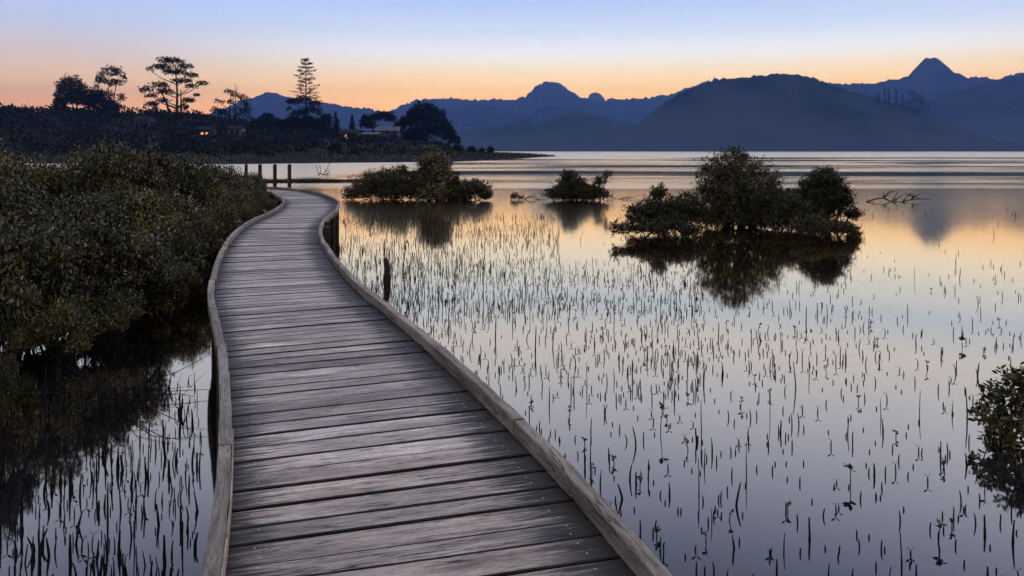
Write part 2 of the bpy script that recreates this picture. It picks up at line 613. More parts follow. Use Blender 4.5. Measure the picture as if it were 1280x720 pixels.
gx = np.linspace(-400, 26, 190)
gy = np.concatenate([np.linspace(106, 200, 70), np.linspace(202, 470, 74)])
GX, GY = np.meshgrid(gx, gy)
GZ = land_h(GX.ravel(), GY.ravel())
nx, ny = len(gx), len(gy)
ii, jj = np.meshgrid(np.arange(nx - 1), np.arange(ny - 1))
q = (jj * nx + ii).ravel()
bank = ob('riverbank', make_mesh('riverbank', np.stack([GX.ravel(), GY.ravel(), GZ], 1),
                                 np.stack([q, q + 1, q + nx + 1, q + nx], 1), M_BANK, True))
bank['kind'] = 'structure'
bank['label'] = 'low dark river bank across the channel'


def land_z(x, y):
    return float(land_h(np.array([x], float), np.array([y], float))[0])


# ------------------------------------------------------------------ foliage makers
def norm(a):
    return a / np.maximum(np.linalg.norm(a, axis=-1, keepdims=True), 1e-9)


def leaves(C, D, L, Wd, rng, fine=False, fold=.25, face=None):
    """leaf blades: centres of the stalk end C, long axis D, lengths L, widths Wd"""
    n = len(C)
    D = norm(D)
    R = rng.normal(size=(n, 3))
    S = norm(np.cross(D, R))
    # prefer blades facing the sky
    up = np.array([0, 0, 1.0]) if face is None else face
    S2 = np.cross(D, up + .5 * rng.normal(size=(n, 3)))
    S = norm(np.where(np.linalg.norm(S2, axis=1, keepdims=True) > .1, S2, S))
    N = np.cross(S, D)
    L = L[:, None]
    Wd = Wd[:, None]
    if fine:
        base = C
        tip = C + D * L
        l1 = C + D * L * .30 + S * Wd * .48 + N * L * fold * .30
        l2 = C + D * L * .68 + S * Wd * .42 + N * L * fold * .25
        r1 = C + D * L * .30 - S * Wd * .48 + N * L * fold * .30
        r2 = C + D * L * .68 - S * Wd * .42 + N * L * fold * .25
        V = np.stack([base, r1, r2, tip, l2, l1], 1).reshape(-1, 3)
        k = np.arange(n)[:, None] * 6
        F = np.concatenate([k + np.array([[0, 1, 2, 3]]), k + np.array([[0, 3, 4, 5]])], 1).reshape(-1, 4)
        return V, F
    V = np.stack([C, C + D * L * .5 - S * Wd * .5 + N * L * fold * .3, C + D * L,
                  C + D * L * .5 + S * Wd * .5 + N * L * fold * .3], 1).reshape(-1, 3)
    F = (np.arange(n)[:, None] * 4 + np.arange(4)[None])
    return V, F


def crown(lobes, rng, n_twigs, per, L, Wd, fine=False, low=-.35, spread=.11, inner=.3, size_var=.3, tipup=.5):
    """leaf rosettes on twig tips spread over ellipsoid lobes (cx,cy,cz,rx,ry,rz)"""
    lob = np.array(lobes, float)
    area = (lob[:, 3] * lob[:, 4] + lob[:, 3] * lob[:, 5] + lob[:, 4] * lob[:, 5])
    w = rng.choice(len(lob), size=n_twigs, p=area / area.sum())
    d = norm(rng.normal(size=(n_twigs, 3)))
    bad = d[:, 2] < low
    d[bad, 2] = np.abs(d[bad, 2]) * rng.random(bad.sum())
    d = norm(d)
    rad = np.where(rng.random(n_twigs) < inner, rng.random(n_twigs) ** .5 * .9, 1.12 - .42 * rng.random(n_twigs) ** 1.1)
    rad = rad * (1 + size_var * (fbm(d[:, 0] * 3.1 + w * 7.3, d[:, 1] * 3.1 + d[:, 2] * 2.3, 4.4, 3) - .5) * 1.6)
    P = lob[w, :3] + d * lob[w, 3:] * rad[:, None]
    T = norm(d + np.array([0, 0, tipup]) + .45 * rng.normal(size=d.shape))
    k = rng.integers(max(2, int(per * .6)), int(per * 1.4) + 1, n_twigs)
    idx = np.repeat(np.arange(n_twigs), k)
    m = len(idx)
    along = rng.random(m)
    C = P[idx] - T[idx] * (spread * along)[:, None] + rng.normal(size=(m, 3)) * spread * .12
    R = norm(np.cross(T[idx], rng.normal(size=(m, 3))))
    D = norm(T[idx] * (.35 + .5 * (1 - along))[:, None] + R)
    Ls = L * (.65 + .6 * rng.random(m))
    # blades turn their faces outward from the crown, like leaves seeking light
    mid = lob[:, :3].mean(0) * np.array([1, 1, .55])
    face = norm(.55 * d + .8 * norm(P - mid))[idx]
    return leaves(C, D, Ls, Ls * (Wd / L) * (.8 + .4 * rng.random(m)), rng, fine, face=face)


def limb_mesh(name, base_pts, lobes, rng, r0, m, forks=3, bend=.15):
    """crooked stems rising from the base to the lobes"""
    b = MB()
    for i, lo in enumerate(lobes):
        s = Vector(base_pts[i % len(base_pts)])
        e = Vector((lo[0], lo[1], lo[2] + lo[5] * .15))
        pts, n = [], 5
        for k in range(n + 1):
            t = k / n
            p = s.lerp(e, t) + Vector(rng.normal(size=3)) * bend * lo[3] * (t * (1 - t) * 2)
            pts.append(p)
        rr = r0 * (.6 + .4 * min(1, lo[3] / max(l[3] for l in lobes)))
        b.tube(pts, [rr * (1 - .6 * k / n) for k in range(n + 1)], 6)
        for f in range(forks):
            k0 = int(rng.integers(2, n))
            d = Vector(norm(rng.normal(size=(1, 3)) + np.array([[0, 0, .6]]))[0])
            d = Vector((d.x * lo[3], d.y * lo[4], abs(d.z) * lo[5])) * .8
            p = pts[k0]
            mid = p + d * .5 + Vector(rng.normal(size=3)) * .06 * lo[3]
            b.tube([p, mid, p + d], [rr * .5, rr * .33, rr * .12], 5)
    return b.mesh(name, m, True)


# ------------------------------------------------------------------ boardwalk
CTRL = [(.213, .667), (-.215, 2.413), (-.63, 3.753), (-1.28, 5.516), (-2.183, 7.749), (-2.974, 10.093), (-3.68, 12.513),
        (-4.229, 15.053), (-4.621, 17.948), (-5.259, 20.915), (-6.239, 23.711), (-7.299, 26.158), (-8.693, 28.0), (-10.654, 29.069),
        (-13.2, 29.6)]
DECK, KTOP, HALF = .51, .592, .703


def catmull(P, n=60):
    P = np.array(P, float)
    P = np.vstack([2 * P[0] - P[1], P, 2 * P[-1] - P[-2]])
    out = []
    t = np.linspace(0, 1, n, endpoint=False)[:, None]
    for i in range(1, len(P) - 2):
        a, b_, c, d = P[i - 1:i + 3]
        out.append(.5 * ((2 * b_) + (-a + c) * t + (2 * a - 5 * b_ + 4 * c - d) * t ** 2 + (-a + 3 * b_ - 3 * c + d) * t ** 3))
    out.append(P[-2][None])
    return np.vstack(out)


PATH = catmull(CTRL)
ARC = np.concatenate([[0], np.cumsum(np.linalg.norm(np.diff(PATH, axis=0), axis=1))])
TAN = np.gradient(PATH, axis=0)
TAN = TAN / np.linalg.norm(TAN, axis=1)[:, None]


def on_path(s):
    x = np.interp(s, ARC, PATH[:, 0])
    y = np.interp(s, ARC, PATH[:, 1])
    tx = np.interp(s, ARC, TAN[:, 0])
    ty = np.interp(s, ARC, TAN[:, 1])
    l = math.hypot(tx, ty)
    return Vector((x, y, 0)), Vector((tx / l, ty / l, 0))


def beside(s, off, z):
    p, t = on_path(s)
    return Vector((p.x + t.y * off, p.y - t.x * off, z))


walk = bpy.data.objects.new('boardwalk', None)
COL.objects.link(walk)
tag(walk, 'weathered grey timber boardwalk curving away through the mangroves', 'boardwalk')

S_END = ARC[-1] - .1
s = 0.0
brng = np.random.default_rng(21)
nails = MB()
while s < S_END:
    w = float(brng.choice([.118, .138, .142, .146, .150, .158]))
    gap = float(brng.choice([.007, .010, .013, .016, .021, .028], p=[.2, .24, .22, .16, .11, .07]))
    c, t = on_path(s + w / 2)
    yaw = math.atan2(-t.x, t.y) + float(brng.normal(0, .004))
    z = DECK + float(brng.normal(0, .0022))
    half = .692 + float(brng.uniform(-.008, .008))
    # wedge so neighbouring boards stay parallel round the bend
    a0, a1_ = on_path(s)[1], on_path(s + w)[1]
    turn = math.atan2(a0.x * a1_.y - a0.y * a1_.x, a0.dot(a1_))
    th, ch = .042, .0045
    V, F = [], []
    xs = [-half, -.25 * half, .35 * half, half]
    cup = float(brng.normal(0, .0018))
    for x in xs:
        wl = w / 2 + x * math.tan(turn) * .5 * 1.0
        jit = float(brng.normal(0, .0009))
        hh = cup * (x / half) ** 2
        V += [(x, -wl + jit, -th), (x, wl + jit, -th), (x, wl + jit, -ch + hh), (x, wl - ch + jit, hh), (x, -wl + ch + jit, hh), (x, -wl + jit, -ch + hh)]
    for k in range(len(xs) - 1):
        for j in range(6):
            j2 = (j + 1) % 6
            F.append((k * 6 + j, (k + 1) * 6 + j, (k + 1) * 6 + j2, k * 6 + j2))
    F.append((0, 1, 2, 3, 4, 5))
    F.append(tuple((len(xs) - 1) * 6 + j for j in range(6))[::-1])
    me = make_mesh('plank', V, F, M_PLANK)
    me.materials.append(M_POST)
    for fi in range(6 * (len(xs) - 1)):
        if fi % 6 != 3:
            me.polygons[fi].material_index = 1      # edges coloured dark to paint in the shade of the gaps
    o = ob('plank', me, walk, (c.x, c.y, z), yaw)
    o.rotation_euler[1] = float(brng.normal(0, .0016))
    # nail heads over the bearers
    if s < 16:
        for off in (-.545, .06, .545):
            for dy_ in (-.032, .034):
                if brng.random() < .12:
                    continue
                lx = off + float(brng.normal(0, .008))
                ly = dy_ + float(brng.normal(0, .006))
                cx = c.x + math.cos(yaw) * lx - math.sin(yaw) * ly
                cy = c.y + math.sin(yaw) * lx + math.cos(yaw) * ly
                r = .0042
                nails.add([(cx + r * math.cos(k * math.pi / 3), cy + r * math.sin(k * math.pi / 3), z + .0022 + (.0008 if k % 2 else 0)) for k in range(6)],
                          [(0, 1, 2, 3, 4, 5)])
    s += w + gap
no = ob('nail_heads', nails.mesh('nail_heads', M_NAIL), walk)
no['kind'] = 'stuff'


def sweep(name, s0, s1, off0, off1, z0, z1, material, step=.12, ch=.0045, wob=.0):
    """a timber bent along the path; its mesh runs along local x"""
    n = max(2, int((s1 - s0) / step) + 1)
    mid = beside((s0 + s1) / 2, (off0 + off1) / 2, (z0 + z1) / 2)
    t = on_path((s0 + s1) / 2)[1]
    yaw = math.atan2(t.y, t.x)
    inv = Matrix.Rotation(-yaw, 3, 'Z')
    prof = [(off0, z0), (off1, z0), (off1, z1 - ch), (off1 - ch, z1), (off0 + ch, z1), (off0, z1 - ch)]
    V, F = [], []
    for k in range(n + 1):
        sk = s0 + (s1 - s0) * k / n
        for (f, zz) in prof:
            V.append(inv @ (beside(sk, f + float(RNG.normal(0, wob)), zz + float(RNG.normal(0, wob))) - mid))
    for k in range(n):
        for j in range(6):
            j2 = (j + 1) % 6
            F.append((k * 6 + j, k * 6 + j2, (k + 1) * 6 + j2, (k + 1) * 6 + j))
    F.append((5, 4, 3, 2, 1, 0))
    F.append(tuple(n * 6 + j for j in range(6)))
    return ob(name, make_mesh(name, V, F, material), walk, mid, yaw)


# kerbs: separate timbers butted end to end
def kerb_run(side, cuts):
    for a, b_ in zip(cuts[:-1], cuts[1:]):
        j = float(RNG.normal(0, .006)) if a > 0 else 0.0
        o0, o1 = HALF - .057, HALF
        if side < 0:
            o0, o1 = -HALF, -HALF + .057
        sweep('kerb_rail', a + .003, b_ - .003, o0 + j, o1 + j, DECK + .006, KTOP + float(RNG.normal(0, .002)), M_KERB, wob=.0016)


def s_at_depth(y, side):
    ss = np.linspace(0, 25, 1500)
    yy = np.array([beside(v, side * HALF, 0).y for v in ss])
    return float(ss[np.argmin(np.abs(yy - y))])


lc = [0.0, s_at_depth(3.55, -1), s_at_depth(5.4, -1)]
while lc[-1] < S_END - 1.8:
    lc.append(lc[-1] + 1.2 + float(RNG.uniform(-.15, .35)))
lc.append(S_END)
kerb_run(-1, lc)
rc = [0.0, s_at_depth(3.9, 1)]
while rc[-1] < S_END - 1.8:
    rc.append(rc[-1] + 1.2 + float(RNG.uniform(-.15, .35)))
rc.append(S_END)
kerb_run(1, rc)
sweep('kerb_light_strip', 0.0, s_at_depth(3.75, -1), -HALF + .058, -HALF + .064, DECK + .012, KTOP - .004, M_PALE, ch=.002)  # added pale strip, stands in for skylight on the kerb's inner face
for f in (-.55, .02, .55):
    for k in range(7):
        a = k * S_END / 7
        sweep('bearer', a, a + S_END / 7 - .01, f - .025, f + .025, DECK - .19, DECK - .045, M_POST, .3)
k = 1.2
while k < S_END:
    for f in (-.56, .56):
        p = beside(k, f + (.075 if f > 0 else -.075), 0)
        b = MB()
        r = .055
        b.tube([(0, 0, -.6), (0, 0, 0), (0, 0, DECK - .05)], [r * 1.05, r, r], 8)
        ob('support_post', b.mesh('support_post', M_POST), walk, p)
    k += 2.3
# taller posts fixed outside the right kerb on the far bend
for k_y in (13.6, 14.6):
    sk = s_at_depth(k_y, 1)
    p = beside(sk, HALF + .062, 0)
    b = MB()
    b.box(-.05, .05, -.05, .05, -.6, .60)
    ob('side_post', b.mesh('side_post', M_POST), walk, p, .4)

# four bollard posts along the outer side of the far bend
blab = ['square timber post, leftmost of the four at the far bend of the boardwalk',
        'square timber post, second from the left of four at the far bend',
        'square timber post, third from the left of four at the far bend',
        'square timber post, rightmost of the four at the far bend of the boardwalk']
for (px, th), la in zip(((307.7, .10), (325, .115), (343.6, .115), (361.8, .115)), blab):
    Zp = 29.6
    x = (px - CX) * Zp / FPX
    root = bpy.data.objects.new('timber_post', None)
    COL.objects.link(root)
    root.location = (x, Zp, 0)
    root.rotation_euler[2] = .5
    tag(root, la, 'post', 'timber posts at the far bend')
    b = MB()
    b.box(-th / 2, th / 2, -th / 2, th / 2, -.6, 1.36)
    ob('shaft', b.mesh('shaft', M_POST), root)
    b = MB()
    c = th / 2 + .004
    b.add([(-c, -c, 1.36), (c, -c, 1.36), (c, c, 1.36), (-c, c, 1.36), (-c * .6, -c * .6, 1.40), (c * .6, -c * .6, 1.40), (c * .6, c * .6, 1.40), (-c * .6, c * .6, 1.40)],
          [(0, 3, 2, 1), (4, 5, 6, 7), (0, 1, 5, 4), (1, 2, 6, 5), (2, 3, 7, 6), (3, 0, 4, 7)])
    ob('post_top', b.mesh('post_top', M_POST), root)

# ------------------------------------------------------------------ mangroves
def make_bush_proto(seed, fine, ntw, L):
    """unit bush about 1 m radius and 1 m high"""
    r = np.random.default_rng(seed)
    lobes = [(0, 0, .50, .46, .46, .44)]
    for k in range(10):
        a = 2 * math.pi * k / 10 + r.uniform(-.35, .35)
        d = r.uniform(.38, .76)
        s_ = r.uniform(.21, .38)
        lobes.append((d * math.cos(a), d * math.sin(a), r.uniform(.22, .66), s_, s_, s_ * r.uniform(.7, .95)))
    V, F = crown(lobes, r, ntw, 9, L, L * .46, fine, low=-.08, spread=L * 2.4, inner=.14, size_var=.5)
    fol = make_mesh('foliage', V, F, M_LEAF_NEAR if fine else M_LEAF)
    stems = limb_mesh('stems', [(.08, .05, -.3), (-.1, .02, -.3), (.02, -.1, -.3)], lobes, r, .028, M_BARK)
    return fol, stems


PROTO_N = [make_bush_proto(100 + k, True, 2700, .045) for k in range(3)]
PROTO_M = [make_bush_proto(200 + k, False, 2300, .052) for k in range(4)]

# picture x of the middle, picture y of the top, depth, radius, label
B = [
    (318, 221, 25.2, .85, 'm', 'small dark mangrove bush squeezed against the inside of the far bend'),
    (282, 211, 23.5, 1.35, 'm', 'mangrove bush with a sloping top left of the far bend'),
    (236, 204, 22.5, 1.5, 'm', 'olive mangrove bush whose top touches the pale channel below the bank'),
    (184, 193, 21, 1.7, 'm', 'tall rounded mangrove bush at the back, right of the highest one'),
    (140, 188, 20, 1.7, 'm', 'highest mangrove bush on the left, rising in front of the dark bank'),
    (96, 200, 21, 1.6, 'm', 'mangrove bush at the back below the strip of pale channel water'),
    (50, 208, 21, 1.6, 'm', 'low topped mangrove bush at the back below the left tall tree group'),
    (6, 196, 19, 1.7, 'm', 'tall mangrove bush at the back cut by the left picture edge'),
    (-50, 200, 19, 1.6, 'm', 'mangrove bush at the back mostly beyond the left picture edge'),
    (326, 240, 20.5, .55, 'm', 'little mangrove bush tucked inside the sharpest bend of the left kerb'),
    (276, 258, 16.2, .55, 'm', 'small rounded mangrove bush touching the left kerb above the sharp bend'),
    (303, 247, 18.6, .55, 'm', 'small mangrove bush touching the left kerb just before the sharpest bend'),
    (286, 240, 19, .85, 'm', 'narrow mangrove bush leaning over the left kerb where it bends'),
    (264, 262, 14.2, .75, 'm', 'compact dark mangrove bush beside the left kerb before the bend'),
    (214, 246, 14, 1.10, 'm', 'mangrove bush with bright leaf tips two bushes from the kerb'),
    (160, 236, 14.2, 1.25, 'm', 'rounded mangrove bush behind the front leafy mound'),
    (98, 252, 13.4, 1.25, 'm', 'leafy mangrove bush behind the largest front mound'),
    (32, 238, 13.4, 1.35, 'm', 'mangrove bush in the third rank near the left edge'),
    (-36, 245, 12.8, 1.3, 'm', 'mangrove bush in the third rank mostly beyond the left picture edge'),
    (250, 302, 11.4, .50, 'm', 'low dark mangrove bush nearest the outside of the left kerb curve'),
    (212, 334, 9.4, .5, 'm', 'low mangrove bush standing in black water left of the kerb'),
    (236, 282, 10.9, .62, 'm', 'dark rounded mangrove bush hugging the left kerb above black water'),
    (186, 288, 10.3, .85, 'm', 'dark mangrove bush one back from the kerb above black water'),
    (170, 326, 9.3, .75, 'n', 'low mangrove bush right of the largest front mound'),
    (116, 290, 8.5, 1.10, 'n', 'large front mangrove mound with many glossy pale leaves'),
    (46, 282, 7.9, 1.10, 'n', 'front mangrove mound with yellowish tips left of the largest one'),
    (-20, 284, 7.4, 1.0, 'n', 'front mangrove mound cut by the left picture edge'),
    (140, 366, 7.9, .48, 'n', 'knee-high mangrove bush in front of the leafy mounds'),
    (78, 376, 7.2, .42, 'n', 'low shadowed mangrove bush at the foot of the front mounds'),
    (36, 372, 8.0, .55, 'n', 'low dark mangrove bush filling the gap under the front mounds at the left'),
    (4, 380, 7.0, .45, 'n', 'low dark mangrove bush under the mound cut by the left edge'),
    (108, 372, 8.6, .5, 'n', 'low dark mangrove bush under the right side of the largest front mound'),
    (6, 452, 5.1, .22, 'n', 'tiny mangrove tuft with pale leaves, lowest of all at the left edge'),
]
GB = 'mangrove bushes left of the boardwalk'
for i, (px, py, Zb, r, kind, la) in enumerate(B):
    fol, stems = (PROTO_N[i % 3] if kind == 'n' else PROTO_M[i % 4])
    H = (EYE - (py - HOR) * Zb / FPX) / .98
    root = bpy.data.objects.new('mangrove_bush', None)
    COL.objects.link(root)
    root.location = ((px - CX) * Zb / FPX, Zb, 0)
    root.rotation_euler[2] = i * 2.4
    root.scale = (r * .84, r * .84, H * 1.15)
    tag(root, la, 'bush', GB)
    ob('stems', stems, root)
    ob('foliage', fol, root)


def shrub(name, label, cat, base, lobes_px, Zs, rng, ntw, L, group=None, per=9, r0=.03, dens_low=-.95, leafm=None, fine=False, inner=.3, size_var=.6):
    """a plant at BASE whose lobes are given by where they lie in the picture at depth Zs"""
    base = Vector(base)
    k = Zs / FPX
    lobes = []
    for (cx, cy, rx, ry) in lobes_px:
        lobes.append(((cx - CX) * k - base.x, float(rng.normal(0, .22 * rx * k)), EYE - (cy - HOR) * k - base.z, rx * k, rx * k * .9, ry * k))
    root = bpy.data.objects.new(name, None)
    COL.objects.link(root)
    root.location = base
    tag(root, label, cat, group)
    V, F = crown(lobes, rng, ntw, per, L, L * .46, fine, low=dens_low, spread=L * 2.2, inner=inner, size_var=size_var)
    ob('crown', make_mesh('crown', V, F, leafm or M_LEAF_ISLE), root)
    j = .15
    ob('trunk', limb_mesh('trunk', [(j, 0, -.3), (-j, .05, -.3), (0, -.08, -.3)], lobes, rng, r0, M_BARK), root)
    return root


GI = 'mangroves standing out in the estuary'
r_ = np.random.default_rng(5)
shrub('mangrove_tree', 'tallest mangrove tree standing out in the water, rounded dark crown reflected below', 'tree', at(922, 284),
      [(912, 206, 36, 20), (895, 222, 26, 18), (940, 218, 30, 20), (925, 240, 46, 24), (890, 250, 34, 20), (955, 250, 34, 22), (918, 191, 14, 9), (930, 196, 9, 8), (880, 236, 10, 8), (860, 245, 10, 7), (972, 240, 14, 12), (985, 252, 18, 14), (966, 226, 14, 12), (884, 211, 11, 7), (925, 272, 52, 14), (885, 274, 30, 12), (900, 262, 30, 20), (950, 266, 30, 18), (920, 232, 44, 28)],
      19.8, r_, 5000, .056, GI, r0=.06, inner=.4)
shrub('mangrove_tree', 'second mangrove tree right of the tallest one, narrower with ragged top', 'tree', at(1032, 283),
      [(1028, 226, 20, 15), (1045, 240, 20, 15), (1020, 244, 24, 18), (1040, 258, 22, 14), (1005, 262, 24, 14), (1035, 216, 14, 7), (1060, 238, 8, 7), (995, 246, 16, 10), (1062, 252, 12, 9), (1070, 268, 12, 7), (1012, 232, 12, 9), (1048, 226, 11, 8)],
      19.9, r_, 3600, .056, GI, r0=.045, inner=.4)
shrub('mangrove_bush', 'low mangrove bush joining the two island trees at their foot', 'bush', at(985, 286),
      [(980, 255, 26, 18), (1000, 270, 30, 14), (965, 272, 26, 13)], 19.4, r_, 1900, .056, GI, inner=.4)
shrub('mangrove_bush', 'low spreading mangrove bush left of the tallest island tree', 'bush', at(828, 287),
      [(826, 242, 13, 11), (850, 256, 22, 12), (815, 260, 22, 12), (870, 266, 22, 14), (838, 270, 34, 12), (800, 272, 18, 9), (790, 262, 10, 5)],
      19.0, r_, 2500, .054, GI, inner=.35)
shrub('mangrove_bush', 'small mangrove spray low over the water at the right foot of the island', 'bush', at(1030, 297),
      [(1035, 282, 24, 10), (1010, 280, 22, 12), (1056, 284, 14, 6), (1066, 290, 8, 4)], 17.6, r_, 800, .06, GI, r0=.018)
shrub('mangrove_bush', 'flat mangrove spray trailing on the water at the left foot of the island', 'bush', at(812, 300),
      [(802, 284, 22, 9), (836, 282, 24, 12), (775, 284, 13, 7), (860, 286, 16, 9)], 17.0, r_, 700, .06, GI, r0=.018)
shrub('mangrove_tree', 'upright mangrove with a narrow olive crown in the middle island', 'tree', at(543, 250),
      [(543, 201, 19, 13), (538, 218, 22, 16), (552, 214, 15, 13), (545, 238, 26, 12), (530, 203, 8, 7)], 30.8, r_, 2300, .085, GI, r0=.06, inner=.4, leafm=M_LEAF)
shrub('mangrove_bush', 'dome shaped mangrove bush left of the narrow upright one', 'bush', at(478, 250),
      [(470, 226, 26, 13), (495, 222, 24, 15), (450, 236, 18, 10), (505, 236, 24, 12), (478, 240, 34, 10), (503, 212, 8, 7), (516, 230, 16, 16), (522, 240, 16, 10), (440, 243, 12, 6)], 30.8, r_, 2500, .085, GI, inner=.4)
shrub('mangrove_bush', 'rounded low mangrove bush right of the narrow upright one', 'bush', at(592, 250.5),
      [(592, 234, 20, 10), (575, 238, 16, 10), (606, 242, 10, 6), (568, 230, 10, 12), (572, 244, 20, 7)], 30.6, r_, 1200, .10, GI, inner=.4)
shrub('mangrove_bush', 'small isolated mangrove bush between the two islands', 'bush', at(712, 251),
      [(714, 230, 20, 12), (700, 240, 20, 9), (732, 238, 20, 10), (712, 219, 11, 7), (722, 243, 28, 8)], 30.3, r_, 1700, .085, GI, r0=.025)
shrub('mangrove_bush', 'thin twiggy mangrove at the right of the small isolated bush', 'bush', at(746, 251),
      [(750, 226, 9, 7), (742, 236, 11, 7), (760, 218, 7, 5), (752, 242, 13, 6)], 30.3, r_, 420, .065, GI, r0=.02, inner=.15)
shrub('mangrove_seedling', 'small young mangrove sprig left of the isolated bush', 'seedling', at(645, 250),
      [(643, 244, 7, 4), (651, 246, 5, 3)], 30.8, r_, 70, .06, r0=.012)

# near shrub at the right edge: its largest leaves are leaves of their own
nz = 5.25
nb = at(1262, 188.3 + EYE * 1000 / nz)
near = bpy.data.objects.new('mangrove_shrub', None)
COL.objects.link(near)
near.location = nb
tag(near, 'small leafy mangrove shrub cut by the right picture edge, standing in the water', 'shrub')
kk = nz / FPX
nl = []
for (cx, cy, rx, ry) in [(1256, 500, 26, 22), (1275, 478, 26, 20), (1240, 520, 26, 20), (1265, 535, 34, 26), (1290, 515, 32, 36), (1310, 490, 34, 32), (1250, 548, 22, 14), (1228, 508, 12, 9)]:
    nl.append(((cx - CX) * kk - nb.x, float(r_.normal(0, .04)), EYE - (cy - HOR) * kk, rx * kk, rx * kk, ry * kk))
V, F = crown(nl, r_, 300, 8, .046, .021, True, low=-.7, spread=.09, inner=.3)
me_all = (V, F)
ob('trunk', limb_mesh('trunk', [(.04, 0, -.2), (-.04, .03, -.2), (0, -.05, -.2)], nl, r_, .009, M_BARK, forks=5), near)
# pick the leaves nearest the camera and inside the frame as parts
nleaf = len(F) // 2
cen = V.reshape(nleaf, 6, 3).mean(1)
wx = (cen[:, 0] + nb.x) / (cen[:, 1] + nb.y) * FPX + CX
order = np.argsort(np.where(wx < 1282, cen[:, 1], 9))
pick = set(order[:280].tolist())
shared = []
for i in order[:280]:
    v = V[i * 6:i * 6 + 6]
    o = ob('leaf', make_mesh('leaf', v - v[0], [(0, 1, 2, 3), (0, 3, 4, 5)], M_LEAF_NEAR), near, tuple(v[0]))
rest = np.array([i for i in range(nleaf) if i not in pick])
Vr = V.reshape(nleaf, 6, 3)[rest].reshape(-1, 3)
Fr = (np.arange(len(rest))[:, None] * 6 + np.array([[0, 1, 2, 3, 0, 3, 4, 5]])).reshape(-1, 4)
fo = ob('foliage', make_mesh('foliage', Vr, Fr, M_LEAF_NEAR), near)
fo['kind'] = 'stuff'

# ------------------------------------------------------------------ shoots standing in the water
def shoot_mesh(rng, h, r, sides=5, lean=.035):
    pts = [Vector((0, 0, -.08))]
    d = Vector((rng.normal(0, lean), rng.normal(0, lean), 1))
    n = 4
    p = Vector((0, 0, 0))
    pts.append(p.copy())
    for k in range(n):
        d += Vector((rng.normal(0, lean * 1.1), rng.normal(0, lean * 1.1), 0))
        p = p + d.normalized() * (h / n)
        pts.append(p.copy())
    rad = [r, r] + [r * (1 - .12 * k) * rng.uniform(.85, 1.15) for k in range(1, n)] + [r * .5]
    b = MB()
    b.tube(pts, rad, sides)
    return b


def clear_of_walk(x, y, d=.80):
    return np.min(np.hypot(PATH[:, 0] - x, PATH[:, 1] - y)) > d


pts_s = []
prng = np.random.default_rng(77)


def scatter(n, fx, hmed, hs, cond):
    k = 0
    while k < n:
        x, y = fx()
        if not clear_of_walk(x, y) or not cond(x, y):
            continue
        pts_s.append((x, y, float(np.clip(hmed * math.exp(prng.normal(0, hs)), .02, .30))))
        k += 1


def right_of(x, y):
    return x > np.interp(y, PATH[:, 1], PATH[:, 0]) + .3


def fan(y0, y1, p0, p1, po=1.0):
    def f():
        y = y0 + (y1 - y0) * prng.random() ** po
        return (prng.uniform(p0, p1) - CX) * y / FPX, y
    return f


# clumped density from noise
def clump(sc, th):
    return lambda x, y: right_of(x, y) and float(vnoise(np.array([x * sc]), np.array([y * sc]), 3.0)[0]) > th * prng.random()


scatter(600, fan(3.4, 8.5, 620, 1285), .034, .7, clump(1.3, 1.3))
scatter(1500, fan(6, 14, 420, 880), .036, .65, clump(1.0, .8))
scatter(1900, fan(9, 23, 415, 700), .062, .5, clump(.7, .7))
scatter(330, fan(7, 13, 700, 1285), .040, .6, clump(1.0, 1.0))
scatter(130, fan(12, 26, 700, 1285), .06, .5, clump(.6, 1.2))
# left of the walk: a dense stand of bare shoots
scatter(620, fan(3.3, 6.6, -10, 285), .050, .6, lambda x, y: x < np.interp(y, PATH[:, 1], PATH[:, 0]) - .75)
app = np.array([h / y for (x, y, h) in pts_s])
inview = np.array([0 < CX + x * FPX / y < 1280 and HOR + EYE * FPX / y < 735 for (x, y, h) in pts_s])
rank = np.argsort(-(app * inview))
protos = [shoot_mesh(prng, .10, .0042, 6).mesh('mangrove_shoot', M_SHOOT, True) for _ in range(16)]
GS = 'bare mangrove shoots in the shallow water'
for n_, i in enumerate(rank[:290]):
    x, y, h = pts_s[i]
    o = ob('mangrove_shoot', protos[n_ % 16], None, (x, y, 0), prng.uniform(0, 6.28))
    wd = prng.uniform(.65, 1.7) * (1.15 if not right_of(x, y) else 1.0)
    o.scale = (wd, wd, h / .10)
    tag(o, 'thin bare dark mangrove shoot sticking straight up out of the still water', 'shoot', GS)
b = MB()
for i in rank[290:]:
    x, y, h = pts_s[i]
    r = .0040 + .00008 * y
    l1 = prng.normal(0, .12, 2) * h
    b.tube([(x, y, -.05), (x + l1[0] * .5, y + l1[1] * .5, h * .5), (x + l1[0] * 1.1, y + l1[1] * 1.1, h)], [r, r * .9, r * .5], 4)
    if y < 13 and prng.random() < .16:
        # a pair of small leaves near the tip
        for sg in (-1, 1):
            tx, ty, tz = x + l1[0] * 1.05, y + l1[1] * 1.05, h * .96
            b.add([(tx, ty, tz), (tx + sg * .012, ty - .006, tz + .012), (tx + sg * .026, ty, tz + .016), (tx + sg * .012, ty + .006, tz + .006)], [(0, 1, 2, 3)])
so = ob('mangrove_shoots', b.mesh('mangrove_shoots', M_SHOOT))
so['kind'] = 'stuff'
so['label'] = 'mass of thin shoots filling the shallow water, a few with tiny leaf tips'
so['category'] = 'shoots'

